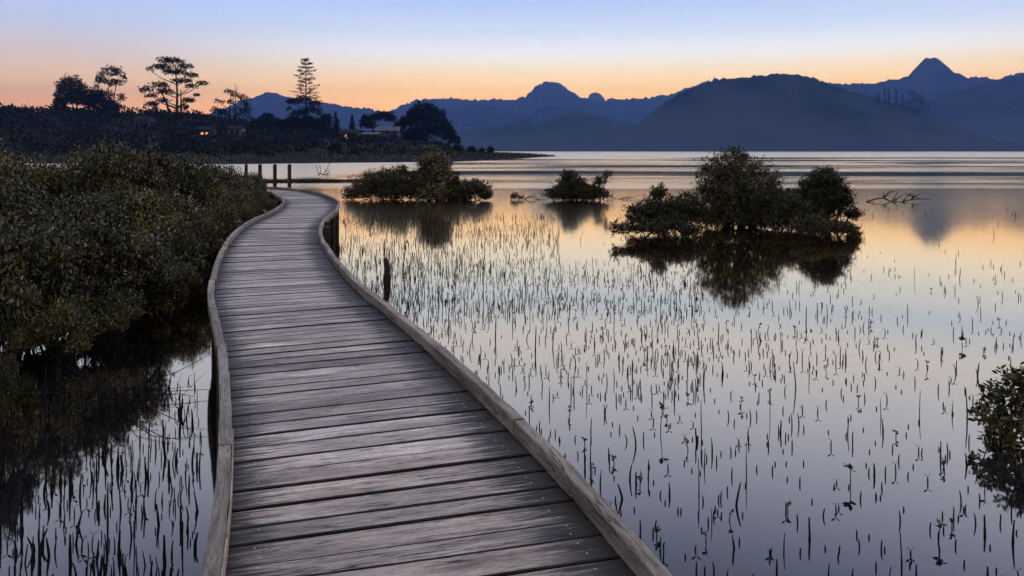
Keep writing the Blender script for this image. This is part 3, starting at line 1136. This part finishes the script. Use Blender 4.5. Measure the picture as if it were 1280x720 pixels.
# leafy seedlings: picture x, waterline y, height in picture pixels
SEED = [
    (739, 418, 5), (719, 393, 6), (753, 416, 7), (806, 446, 11), (832, 438, 7), (655, 463.5, 10), (644, 397, 9), (700, 378, 10), (628, 385, 7),
    (769, 387, 5), (789, 387, 5), (862, 378, 6), (870, 381, 9), (937.5, 390, 5), (908, 407, 6), (948, 415, 11), (994, 415, 7), (1008, 420, 6),
    (968, 464.6, 9), (1032.6, 464, 9), (943, 475, 6), (1164, 364, 4), (1203, 433.7, 13), (1159, 463.4, 11), (1088, 408, 9), (1229, 441, 6),
    (826, 541, 36), (834, 526, 8), (712, 520, 11), (731, 556, 7), (664, 507, 5), (740, 592, 12), (768, 580, 10), (963, 496, 9), (926, 509, 12),
    (860, 564, 13), (860, 499, 7), (1073, 504, 10), (1063, 607, 24), (1173, 678, 24), (1180.6, 589, 13), (1218, 581.5, 13), (1231, 615, 15),
    (911.7, 650.7, 13), (882.7, 679, 15), (800, 607.6, 13), (821, 672, 12), (494, 352, 8), (560, 372, 7), (598, 396, 8), (588, 345, 7), (674, 352, 6),
    (730, 340, 6), (640, 330, 6), (1097, 428, 6), (1249, 404, 5), (1190, 660, 10), (985, 640, 12), (1120, 548, 9)]
SL = {
    (826, 541, 36): 'tall slender mangrove seedling with a leaf cluster high above its reflection',
    (1063, 607, 24): 'crooked mangrove seedling with one broad side leaf left of the right edge shrub',
    (1173, 678, 24): 'upright mangrove seedling with a heart shaped leaf pair at the bottom right',
    (655, 463.5, 10): 'bushy mangrove seedling beside the right kerb halfway along',
    (1203, 433.7, 13): 'thin mangrove seedling with a leaf tuft upper left of the right edge shrub',
    (800, 607.6, 13): 'mangrove seedling with a small leaf star nearest the kerb at lower right',
}
GSD = 'leafy mangrove seedlings in the shallow water'
srng = np.random.default_rng(31)
for e in SEED:
    p = at(e[0], e[1])
    h = e[2] * p.y / FPX
    root = bpy.data.objects.new('mangrove_seedling', None)
    COL.objects.link(root)
    root.location = p
    tag(root, SL.get(e, 'short mangrove seedling with a few dark leaves on its stem in still water'), 'seedling', GSD)
    b = shoot_mesh(srng, h, .0034, 5, .05)
    top = Vector(b.v[-3])
    ob('stem', b.mesh('stem', M_SHOOT, True), root)
    tall = e[2] > 20
    nlv = int(srng.integers(5, 9))
    Ll = min(max(.026, h * .42), .042)
    T = np.array([[0, 0, 1.0]])
    fr = srng.uniform(.78 if tall else .45, 1.0, nlv)
    C = np.array([[top.x * f, top.y * f, top.z * f] for f in fr])
    az = srng.uniform(0, 6.28, nlv)
    D = np.stack([np.cos(az), np.sin(az), srng.uniform(.0, .9, nlv)], 1)
    V, F = leaves(C, D, np.full(nlv, Ll) * srng.uniform(.7, 1.2, nlv), np.full(nlv, Ll * .55), srng, True)
    for q in range(nlv):
        v = V[q * 6:q * 6 + 6]
        ob('leaf', make_mesh('leaf', v - v[0], [(0, 1, 2, 3), (0, 3, 4, 5)], M_LEAF_ISLE), root, tuple(v[0]))

# ------------------------------------------------------------------ dead wood
p = at(483.5, 351)
b = MB()
b.tube([(0, 0, -.4), (0, 0, 0), (.01, 0, .18), (-.012, .01, .29), (-.03, .0, .335)], [.060, .055, .05, .042, .018], 8)
tag(ob('stump', b.mesh('stump', M_POST), None, p), 'rotten dark stake leaning in the water right of the boardwalk', 'stump')


def dead_branch(name, label, p0, length, rng, n=8, up=.35, r0=.03):
    root = bpy.data.objects.new(name, None)
    COL.objects.link(root)
    root.location = p0
    tag(root, label, 'driftwood')
    b = MB()
    pts = [Vector((0, 0, -.02))]
    for k in range(7):
        pts.append(Vector((length * (k + 1) / 7, rng.normal(0, .06), max(.0, .05 + rng.normal(0, .06) + .05 * math.sin(k * 1.4)))))
    b.tube(pts, [r0 * (1 - .1 * k) for k in range(8)], 6)
    ob('limb', b.mesh('limb', M_SHOOT, True), root)
    for k in range(n):
        p = pts[int(rng.integers(0, 7))]
        d = Vector((rng.normal(.1, .35), rng.normal(0, .3), abs(rng.normal(.5, .4)) * up))
        b = MB()
        b.tube([p, p + d * .5 + Vector(rng.normal(size=3)) * .04, p + d], [r0 * .5, r0 * .4, r0 * .18], 5)
        e = p + d
        b.tube([p + d * .6, p + d * .6 + Vector((rng.normal(0, .2), rng.normal(0, .2), .12))], [r0 * .3, r0 * .12], 4)
        ob('twig', b.mesh('twig', M_SHOOT, True), root)
    return root


drng = np.random.default_rng(12)
dead_branch('driftwood', 'tangle of dead grey branches lying in the water right of the island', at(1082, 252.5), 2.35, drng, 18, .38, .03)
dead_branch('driftwood', 'low drifted branch in the water just left of the small isolated bush', at(655, 249.5), .85, drng, 4, .07, .022)
dead_branch('driftwood', 'low drifted branch in the water between isolated bush and island', at(752, 249), .95, drng, 4, .07, .022)
for (px_, py_, ln, la) in [(96, 520, .42, 'bare dark twigs reaching low over the black water at the left edge of the sticks'),
                          (140, 500, .32, 'bare dark twigs over the black water halfway to the left kerb')]:
    dead_branch('bare_branch', la, at(px_, py_), ln, drng, 12, .20, .008)
dead_branch('driftwood', 'small dark snag poking out of the pale channel beyond the far bend', at(398, 218.8), .95, drng, 6, .9, .05)

# ------------------------------------------------------------------ trees on the far bank
def far_tree(name, label, cat, base_px, Zt, lobes_px, trunks_px, rng, n, L, per=7, group=None, tr=.35, leafm=None, inner=.25, size_var=.5, low=-.6, depth=.8, limbs=True):
    x = (base_px - CX) * Zt / FPX
    z0 = land_z(x, Zt)
    k = Zt / FPX
    root = bpy.data.objects.new(name, None)
    COL.objects.link(root)
    root.location = (x, Zt, z0)
    tag(root, label, cat, group)
    lobes = [((cx - CX) * k - x, float(rng.normal(0, .35 * rx * k)), EYE - (cy - HOR) * k - z0, rx * k, rx * k * depth, ry * k) for (cx, cy, rx, ry) in lobes_px]
    V, F = crown(lobes, rng, n, per, L, L * .6, False, low=low, spread=L * 1.3, inner=inner, size_var=size_var)
    ob('crown', make_mesh('crown', V, F, leafm or M_TREE), root)
    b = MB()
    for tp in trunks_px:
        pts = [Vector(((px - CX) * k - x, 0, EYE - (py - HOR) * k - z0)) for (px, py) in tp]
        pts[0].z = -1.0
        b.tube(pts, [tr * (1 - .7 * i / max(1, len(pts) - 1)) for i in range(len(pts))], 7)
    if limbs and trunks_px:
        tp = trunks_px[0]
        for lo in lobes:
            # limbs leave the first trunk below the lobe they carry
            j = Vector(((tp[-1][0] - CX) * k - x, 0, EYE - (tp[-1][1] - HOR) * k - z0))
            s0 = Vector(((tp[0][0] - CX) * k - x, 0, 0))
            e = Vector(lo[:3])
            f = max(.15, min(.95, (e.z - abs(e.x - j.x) * .55) / max(j.z, .1)))
            s1 = s0.lerp(j, f)
            m_ = s1.lerp(e, .55) + Vector((0, 0, -.25 * abs(e.x - s1.x) * .3))
            b.tube([s1, m_, e], [tr * .4, tr * .28, tr * .1], 5)
    ob('trunk', b.mesh('trunk', M_TRUNK, True), root)
    return root


tg = np.random.default_rng(41)
GT = 'trees on the far bank'
far_tree('broadleaf_tree', 'round dense dark tree, leftmost on the far bank skyline', 'tree', 95, 310,
         [(92, 110, 17, 14), (82, 120, 13, 12), (104, 119, 13, 12), (92, 126, 18, 8), (75, 128, 7, 7), (112, 133, 8, 6), (76, 134, 9, 6)],
         [[(97, 150), (96, 128), (93, 108)], [(93, 150), (90, 122)]], tg, 2500, .55, group=GT, tr=.4)
far_tree('broadleaf_tree', 'open crowned tall tree with sky showing through, second from the left', 'tree', 137, 320,
         [(136, 90, 10, 8), (124, 98, 6, 8), (147, 91, 7, 6), (130, 102, 8, 6), (143, 104, 9, 6), (154, 99, 4, 7), (120, 110, 4, 5), (150, 122, 6, 6), (148, 134, 9, 4), (136, 118, 6, 6)],
         [[(136, 150), (136, 115), (136, 92)], [(139, 148), (144, 112), (148, 96)], [(147, 150), (152, 118)]], tg, 950, .50, group=GT, tr=.26, inner=.2, size_var=.7)
far_tree('broadleaf_tree', 'squat dark tree filling the gap between the two leftmost tall trees', 'tree', 130, 305,
         [(129, 132, 16, 12), (139, 140, 9, 8), (118, 124, 10, 8), (122, 118, 8, 6)], [[(130, 152), (129, 135)]], tg, 1500, .55, group=GT)
far_tree('pine_tree', 'large spreading pine with flat layered boughs and a bare dark trunk', 'tree', 221, 300,
         [(216, 77, 16, 5), (203, 84, 13, 5), (232, 84, 10, 5), (186, 87, 5, 5), (217, 90, 15, 5), (241, 95, 9, 4), (226, 101, 13, 4), (198, 106, 12, 5), (250, 104, 8, 3.5),
          (182, 112, 9, 5), (206, 115, 10, 5), (240, 108, 8, 3), (184, 130, 9, 4), (203, 126, 9, 4), (236, 126, 9, 4), (190, 120, 8, 3), (246, 119, 5, 2.5), (193, 136, 5, 4), (228, 134, 8, 4)],
         [[(221, 150), (221.5, 115), (219, 80)], [(227, 150), (226, 112)], [(215, 150), (208, 128), (200, 112)]], tg, 2100, .50, group=GT, tr=.55, inner=.3, size_var=.6)
far_tree('broadleaf_tree', 'wind-shaped spreading tree right of the big pine with a one-sided crown', 'tree', 287, 300,
         [(287, 115, 9, 4), (297, 120, 9, 5), (305, 128, 7, 8), (272, 127, 6, 4), (310, 137, 6, 8), (285, 128, 9, 4), (268, 138, 6, 5), (280, 141, 10, 6), (300, 142, 12, 8)],
         [[(287, 155), (287, 136), (289, 118)], [(275, 155), (272, 132)]], tg, 620, .48, group=GT, tr=.3, size_var=.6)
# bare dead spar above that tree
b = MB()
kz = .302
x0 = (294 - CX) * kz
b.tube([(0, 0, -.5), (.1, 0, (188.3 - 128) * kz - 8), (.25, 0, (188.3 - 112) * kz - 8), (0, 0, (188.3 - 104) * kz - 8)], [.28, .2, .12, .05], 6)
b.tube([(.2, 0, (188.3 - 114) * kz - 8), (1.7, 0, (188.3 - 105.5) * kz - 8)], [.10, .04], 5)
b.tube([(.2, 0, (188.3 - 116) * kz - 8), (-1.1, 0, (188.3 - 111) * kz - 8)], [.09, .04], 5)
zb = land_z(x0, 302)
tag(ob('dead_tree', b.mesh('dead_tree', M_TRUNK), None, (x0, 302, zb)), 'thin bare forked dead tree spiking above the wind-shaped tree', 'tree', GT)
far_tree('broadleaf_tree', 'low dark tree with tiered boughs around the foot of the tall araucaria', 'tree', 388, 294,
         [(368, 128, 9, 5), (379, 124, 11, 4), (395, 131, 8, 6), (400, 141, 6, 7), (362, 136, 4, 3), (385, 138, 11, 6), (374, 142, 10, 5)],
         [[(386, 168), (385, 145), (383, 128)]], tg, 620, .5, group=GT, tr=.4, size_var=.5)
for (px, la, lob, n) in [
        (331, 'dense dark tree left of the low tiered tree', [(330, 152, 12, 7), (337, 146, 8, 5), (322, 158, 12, 7), (345, 156, 12, 8)], 900),
        (366, 'dark bushy tree in front of the foot of the araucaria', [(366, 151, 11, 8), (357, 156, 10, 7), (376, 156, 12, 8), (385, 151, 9, 7)], 900),
        (400, 'dark bushy tree just right of the araucaria foot', [(398, 155, 12, 8), (407, 150, 7, 8), (392, 160, 12, 6)], 800),
        (466, 'dark tree clump left of the white roofed house', [(468, 147, 9, 6), (458, 150, 7, 5), (480, 144, 8, 5), (488, 148, 8, 7), (460, 156, 11, 7), (456, 147, 4, 4)], 900),
        (533, 'biggest broad dark tree at the right end of the far bank', [(532, 136, 14, 9), (520, 143, 11, 12), (545, 146, 14, 12), (553, 158, 12, 12), (530, 155, 20, 14), (560, 170, 9, 10), (515, 152, 9, 10), (540, 166, 18, 10)], 2400),
        (505, 'dark tree with a stepped outline between the white gabled house and the biggest tree', [(508, 152, 9, 9), (500, 158, 8, 8), (514, 144, 7, 7), (496, 165, 9, 6)], 800),
        (562, 'dark leaning tree at the right foot of the biggest broad tree', [(562, 168, 8, 10), (556, 160, 8, 9), (568, 176, 8, 6)], 700),
        (519, 'rounded dark tree in front of the biggest broad tree', [(519, 166, 11, 8), (512, 171, 9, 7), (527, 172, 9, 6)], 700)]:
    far_tree('broadleaf_tree', la, 'tree', px, 296 if px != 519 else 262, lob, [[(px, 178), (px, 155)]], tg, n, .58, group=GT, inner=.4, size_var=.35)


def conifer(label, px, top, bot_w, Zt, n=420):
    lobes = []
    x = px
    base = 174
    for i in range(7):
        t_ = i / 6
        y = top + 2 + (base - top) * t_ * .85
        lobes.append((px + tg.normal(0, .5), y, 1.3 + (bot_w - 1.3) * t_, 3.2))
    far_tree('conifer_tree', label, 'tree', px, Zt, lobes, [[(px, 178), (px, top + 1)]], tg, n, .45, group=GT, tr=.25, limbs=False, size_var=.4)


conifer('pointed dark conifer right of the araucaria, shorter of the pair', 412, 143, 7, 285)
conifer('pointed dark conifer right of the araucaria, taller of the pair', 420.5, 140.5, 8, 288, 520)
conifer('slim pointed conifer standing alone left of the lit house', 440.5, 144, 6, 300)

# the tall araucaria: tiers of whorled branches round a straight trunk
Za = 299.0
xa = (382.3 - CX) * Za / FPX
za = land_z(xa, Za)
ar = bpy.data.objects.new('araucaria_tree', None)
COL.objects.link(ar)
ar.location = (xa, Za, za)
tag(ar, 'tall narrow araucaria pine with separated tiers of branches, highest tree on the far bank', 'tree', GT)
toph = EYE + (HOR - 73) * Za / FPX - za
b = MB()
b.tube([(0, 0, -.8), (.05, 0, toph * .5), (0, 0, toph - .2)], [.42, .28, .06], 8)
ob('trunk', b.mesh('trunk', M_TRUNK, True), ar)
tiers = [(75, 1.2), (79.5, 1.9), (84, 2.6), (88.5, 3.1), (93, 3.4), (97.5, 3.8), (102, 4.1), (106.5, 4.3), (111, 4.5), (115.5, 4.7), (120, 5.3), (124, 5.2), (128, 5.4)]
for (ty, R) in tiers:
    z = EYE + (HOR - ty) * Za / FPX - za
    nb_ = 6
    a0 = tg.uniform(0, 6.28)
    for j in range(nb_):
        a = a0 + j * 2 * math.pi / nb_ + tg.normal(0, .15)
        if tg.random() < .13:
            continue
        Rj = R * tg.uniform(.55, 1.18)
        z = EYE + (HOR - ty) * Za / FPX - za + tg.normal(0, .28)
        d = Vector((math.cos(a), math.sin(a), 0))
        b = MB()
        pts = [Vector((0, 0, z - .35)), d * Rj * .5 + Vector((0, 0, z - .2)), d * Rj * .85 + Vector((0, 0, z + .05)), d * Rj + Vector((0, 0, z + .4))]
        b.tube(pts, [.09, .07, .05, .03], 4)
        m = 46
        f = .45 + .6 * tg.random(m) ** .8
        C = np.array([[d.x * Rj * v, d.y * Rj * v, z - .25 + .5 * max(0, v - .4)] for v in f]) + tg.normal(size=(m, 3)) * np.array([.28, .28, .14])
        D = np.array([d.x, d.y, .35])[None] + tg.normal(size=(m, 3)) * .5
        V, F = leaves(C, D, tg.uniform(.35, .7, m), tg.uniform(.18, .3, m), tg, False)
        b.add(V.tolist(), F.tolist())
        ob('branch', b.mesh('branch', M_TREE), ar)

# small shrubs on the spit
for (px, py, r, la) in [(589.5, 187, 5.5, 'round dark shrub, largest of the three on the spit'), (602.5, 187.8, 3.2, 'round dark shrub, smallest and middle of the three on the spit'),
                        (613, 187.3, 4.6, 'round dark shrub, rightmost of the three on the spit'), (572, 185.5, 8, 'dark shrub at the foot of the biggest broad tree')]:
    far_tree('shrub', la, 'shrub', px, 255, [(px, py, r, r * .85), (px - r * .4, py + 1, r * .7, r * .6), (px + r * .4, py + 1, r * .7, r * .6)], [[(px, 193), (px, py)]], tg, 220, .42, group='shrubs on the spit', tr=.12, inner=.4)
for (px, py, r, la) in [(533, 183, 13, 'pale green willowy bush on the bank behind the middle island'), (513, 186, 8, 'small pale green bush left of the willowy one')]:
    far_tree('willow_bush', la, 'bush', px, 205, [(px, py + 2, r, 4.5), (px - r * .4, py + 3, r * .7, 4), (px + r * .5, py + 3, r * .7, 4)], [[(px, 193), (px, py + 2)]], tg, 420, .40, tr=.12, leafm=M_WILLOW, inner=.4)
far_tree('shrub', 'dark upright shrub on the bank below the paired conifers', 'shrub', 418, 190, [(418, 184, 6, 6), (414, 188, 5, 5), (421, 188, 5, 5)], [[(418, 196), (418, 186)]], tg, 260, .45, tr=.12, inner=.4)
far_tree('shrub', 'rounded dark shrub on the bank under the big pine', 'shrub', 207, 185, [(207, 189, 10, 6), (200, 192, 8, 4), (214, 192, 8, 4)], [[(207, 200), (207, 190)]], tg, 300, .45, tr=.12, inner=.4)

# dark bush covering the slope: nobody could count it
nC = 2600
cx_ = tg.uniform(-330, 12, nC * 3)
cy_ = 128 + (450 - 128) * tg.random(nC * 3) ** 1.1
dd = shore_dist(cx_, cy_)
keep = (dd > 14) & (tg.random(nC * 3) < np.clip((dd - 10) / 60, .25, 1))
cx_, cy_, dd = cx_[keep][:nC], cy_[keep][:nC], dd[keep][:nC]
cz_ = land_h(cx_, cy_)
sz = (1.0 + 1.3 * tg.random(len(cx_)) ** 2) * np.clip(.45 + dd / 110, .5, 1.5)
# right of the big trees the point is low grass with few bushes
sz = np.where(CX + cx_ * FPX / cy_ > 560, sz * .35, sz)
per = 34
ix = np.repeat(np.arange(len(cx_)), per)
d = norm(tg.normal(size=(len(ix), 3)))
d[:, 2] = np.abs(d[:, 2])
P = np.stack([cx_, cy_, cz_], 1)[ix] + d * sz[ix][:, None] * np.array([1.35, 1.35, 1.0]) * (.75 + .4 * tg.random(len(ix)))[:, None]
V, F = leaves(P, d + np.array([0, 0, .4]) + .6 * tg.normal(size=d.shape), .75 * sz[ix] ** .5 * (.6 + .6 * tg.random(len(ix))), .5 * sz[ix] ** .5 * np.ones(len(ix)), tg)
so = ob('scrub', make_mesh('scrub', V, F, M_SCRUB))
so['kind'] = 'stuff'
so['label'] = 'dark scrub covering the slope of the far bank'
# brown rushes along the water's edge
nR = 26000
rx = tg.uniform(-250, 16, nR * 3)
ry = 110 + 190 * tg.random(nR * 3)
dd = shore_dist(rx, ry)
keep = (dd > .3) & (dd < 46) & (vnoise(rx / 7, ry / 7, 6.6) + .25 > tg.random(nR * 3) * (1 + dd / 40))
rx, ry = rx[keep][:nR], ry[keep][:nR]
rz = land_h(rx, ry)
n = len(rx)
P = np.stack([rx, ry, rz - .05], 1)
D = np.stack([tg.normal(0, .35, n), tg.normal(0, .35, n), np.ones(n)], 1)
V, F = leaves(P, D, tg.uniform(.25, .75, n), tg.uniform(.12, .30, n), tg, fold=.0)
so = ob('rushes', make_mesh('rushes', V, F, M_REED))
so['kind'] = 'stuff'
so['label'] = 'brown rushes along the edge of the far bank'

# ------------------------------------------------------------------ houses among the trees
M_WALL_D = plain('dark_weatherboard', (.10, .085, .075), .8, .2, 2.0)
M_WALL_P = plain('pale_weatherboard', (.13, .135, .15), .7, .2, 2.0, .15)
M_ROOF_W = plain('pale_iron_roof', (.17, .175, .19), .9, .1, 1.0, .1)
M_ROOF_D = plain('dark_iron_roof', (.035, .035, .04), .95, .05, 1.0, .2)
M_GLASS = plain('dark_window_glass', (.02, .02, .025), .08, .6)
M_LIT = lamp_glow('lit_window', (1.0, .42, .10), .55)


def house(label, px, py_base, Zh, w, d_, hw, hr, wall, roof, wins, rz=0.0, chimney=False):
    x = (px - CX) * Zh / FPX
    z = EYE - (py_base - HOR) * Zh / FPX
    root = bpy.data.objects.new('house', None)
    COL.objects.link(root)
    root.location = (x, Zh, z)
    root.rotation_euler[2] = rz
    tag(root, label, 'house', 'houses among the trees on the far bank')
    b = MB()
    b.box(-w / 2, w / 2, -d_ / 2, d_ / 2, -max(1.5, z - land_z(x, Zh) + 1.5), hw)
    b.add([(-w / 2, -d_ / 2, hw), (-w / 2, d_ / 2, hw), (-w / 2, 0, hw + hr - .1)], [(0, 1, 2)])
    b.add([(w / 2, -d_ / 2, hw), (w / 2, d_ / 2, hw), (w / 2, 0, hw + hr - .1)], [(0, 2, 1)])
    ob('wall', b.mesh('wall', wall), root)
    b = MB()
    e, t = .45, .12
    for sgn in (-1, 1):
        y0 = sgn * (d_ / 2 + e)
        zl = hw - hr * e / (d_ / 2)
        V = [(-w / 2 - e, y0, zl), (w / 2 + e, y0, zl), (w / 2 + e, 0, hw + hr), (-w / 2 - e, 0, hw + hr)]
        V += [(a, b2, c + t) for (a, b2, c) in V]
        b.add(V, [(0, 1, 2, 3), (7, 6, 5, 4), (0, 4, 5, 1), (1, 5, 6, 2), (2, 6, 7, 3), (3, 7, 4, 0)])
    ro = ob('roof', b.mesh('roof', roof), root)
    if chimney:
        b = MB()
        b.box(w * .2, w * .2 + .8, -.4, .4, hw + hr * .4, hw + hr + 1.0)
        ob('chimney', b.mesh('chimney', wall), ro)
    for (wx, wz, ww, wh, lit) in wins:
        b = MB()
        y = -d_ / 2 - .03
        b.box(wx - ww / 2 - .08, wx + ww / 2 + .08, y - .03, y + .02, wz - .08, wz + wh + .08)
        f = ob('window', b.mesh('window', M_ROOF_W if not lit else M_WALL_D), root)
        b = MB()
        b.box(wx - ww / 2, wx + ww / 2, y - .05, y - .032, wz, wz + wh)
        ob('pane', b.mesh('pane', M_LIT if lit else M_GLASS), f)


house('dark house with one glowing orange window below the lone conifer', 438, 176, 262, 5.6, 5, 2.6, 1.0, M_WALL_D, M_ROOF_D,
      [(-.9, .7, 1.5, 1.3, True), (1.5, .8, .9, 1.0, False)])
house('long pale roofed house with dark windows right of the glowing window', 462, 175, 270, 7, 6, 1.9, .6, M_WALL_D, M_ROOF_W,
      [(-2.3, .6, 1.2, .9, False), (0, .6, 1.2, .9, False), (2.2, .6, 1.2, .9, False)])
house('white gabled house highest of the group beside the biggest tree', 486, 170, 282, 7.5, 6, 1.9, 1.3, M_WALL_P, M_ROOF_W,
      [(-2.4, .6, 1, 1, False), (0, .6, 1, 1, False), (2.4, .6, 1, 1, False)], chimney=True)
house('dark low house with a glowing lamp lit window below the big pine', 258, 170.5, 240, 4.6, 4, 2.1, .8, M_WALL_D, M_ROOF_D,
      [(-.5, .5, .9, .7, True), (.9, .5, .7, .7, True)])
house('dim pinkish house front half hidden under the wind-shaped tree', 296, 170, 255, 4.2, 4, 2.3, .9, plain('pink_render', (.36, .25, .22), .8, .2, 2.0, .15), M_ROOF_D,
      [(-.9, .7, .8, 1.0, False), (.8, .7, .8, 1.0, False)])
house('bluish pale house half hidden on the slope left of the big pine', 181, 161.5, 268, 5.2, 5, 3.2, 1.0, M_WALL_P, M_ROOF_D,
      [(-1.3, .9, .9, 1.3, False), (.3, .9, .9, 1.3, False), (1.6, .9, .7, 1.3, False)])

# ------------------------------------------------------------------ trees on the shoulder of the far hill
GH = 'tall trees on the shoulder of the far hill'
for (px, top, base, w, la) in [
        (1098, 118, 130, 2.0, 'thin tall tree, leftmost on the shoulder of the broad far hill'),
        (1106, 112, 131, 1.8, 'thin pointed tree, left one of the close pair on the far hill shoulder'),
        (1111, 112, 132, 1.8, 'thin pointed tree, right one of the close pair on the far hill shoulder'),
        (1120, 113, 134, 2.6, 'ragged tall tree between the close pair and the broad clump on the far hill'),
        (1128, 118, 136, 4.0, 'shorter ragged tree just left of the broad clump on the far hill')]:
    Zt = 1950
    k = Zt / FPX
    p = pt(px, base + 6, Zt)
    root = bpy.data.objects.new('hill_tree', None)
    COL.objects.link(root)
    root.location = p
    tag(root, la, 'tree', GH)
    hh = (base + 6 - top) * k
    lobes = [(float(tg.normal(0, .3 * k)), 0, hh * (.35 + .6 * i / 5), w * k * (1 - .12 * i), w * k * (1 - .12 * i), hh * .13) for i in range(6)]
    V, F = crown(lobes, tg, 160, 5, 2.2, 1.5, spread=2, inner=.4)
    ob('crown', make_mesh('crown', V, F, M_TREE), root)
    b = MB()
    b.tube([(0, 0, -20), (0, 0, hh * .9)], [1.4, .4], 6)
    ob('trunk', b.mesh('trunk', M_TRUNK), root)
p = pt(1146, 148, 1945)
root = bpy.data.objects.new('hill_tree', None)
COL.objects.link(root)
root.location = p
tag(root, 'broad dark tree clump standing highest on the shoulder of the far hill', 'tree', GH)
k = 1.945
lobes = [((cx - 1146) * k, 0, (148 - cy) * k, rx * k, rx * k, ry * k) for (cx, cy, rx, ry) in [(1141, 118, 6, 6), (1150, 124, 7, 6), (1144, 128, 10, 8), (1155, 131, 6, 5), (1138, 136, 9, 8), (1152, 139, 10, 8)]]
V, F = crown(lobes, tg, 700, 6, 2.3, 1.6, spread=2.7, inner=.4)
ob('crown', make_mesh('crown', V, F, M_TREE), root)
b = MB()
b.tube([(0, 0, -30), (0, 0, 40)], [1.4, .6], 6)
ob('trunk', b.mesh('trunk', M_TRUNK), root)

# ------------------------------------------------------------------ evening haze over the whole estuary
b = MB()
b.box(-5400, 5400, -220, 7000, -2.2, 530)
hm = bpy.data.materials.new('haze')
hm.use_nodes = True
ht = hm.node_tree
for n_ in list(ht.nodes):
    ht.nodes.remove(n_)
pv = ht.nodes.new('ShaderNodeVolumePrincipled')
pv.inputs['Color'].default_value = (.24, .44, 1.0, 1)
pv.inputs['Density'].default_value = .00021
pv.inputs['Anisotropy'].default_value = 0.0
mo = ht.nodes.new('ShaderNodeOutputMaterial')
ht.links.new(pv.outputs[0], mo.inputs['Volume'])
hz = ob('haze', b.mesh('haze', hm))
hz['kind'] = 'stuff'
hz['label'] = 'thin blue evening haze over the estuary'
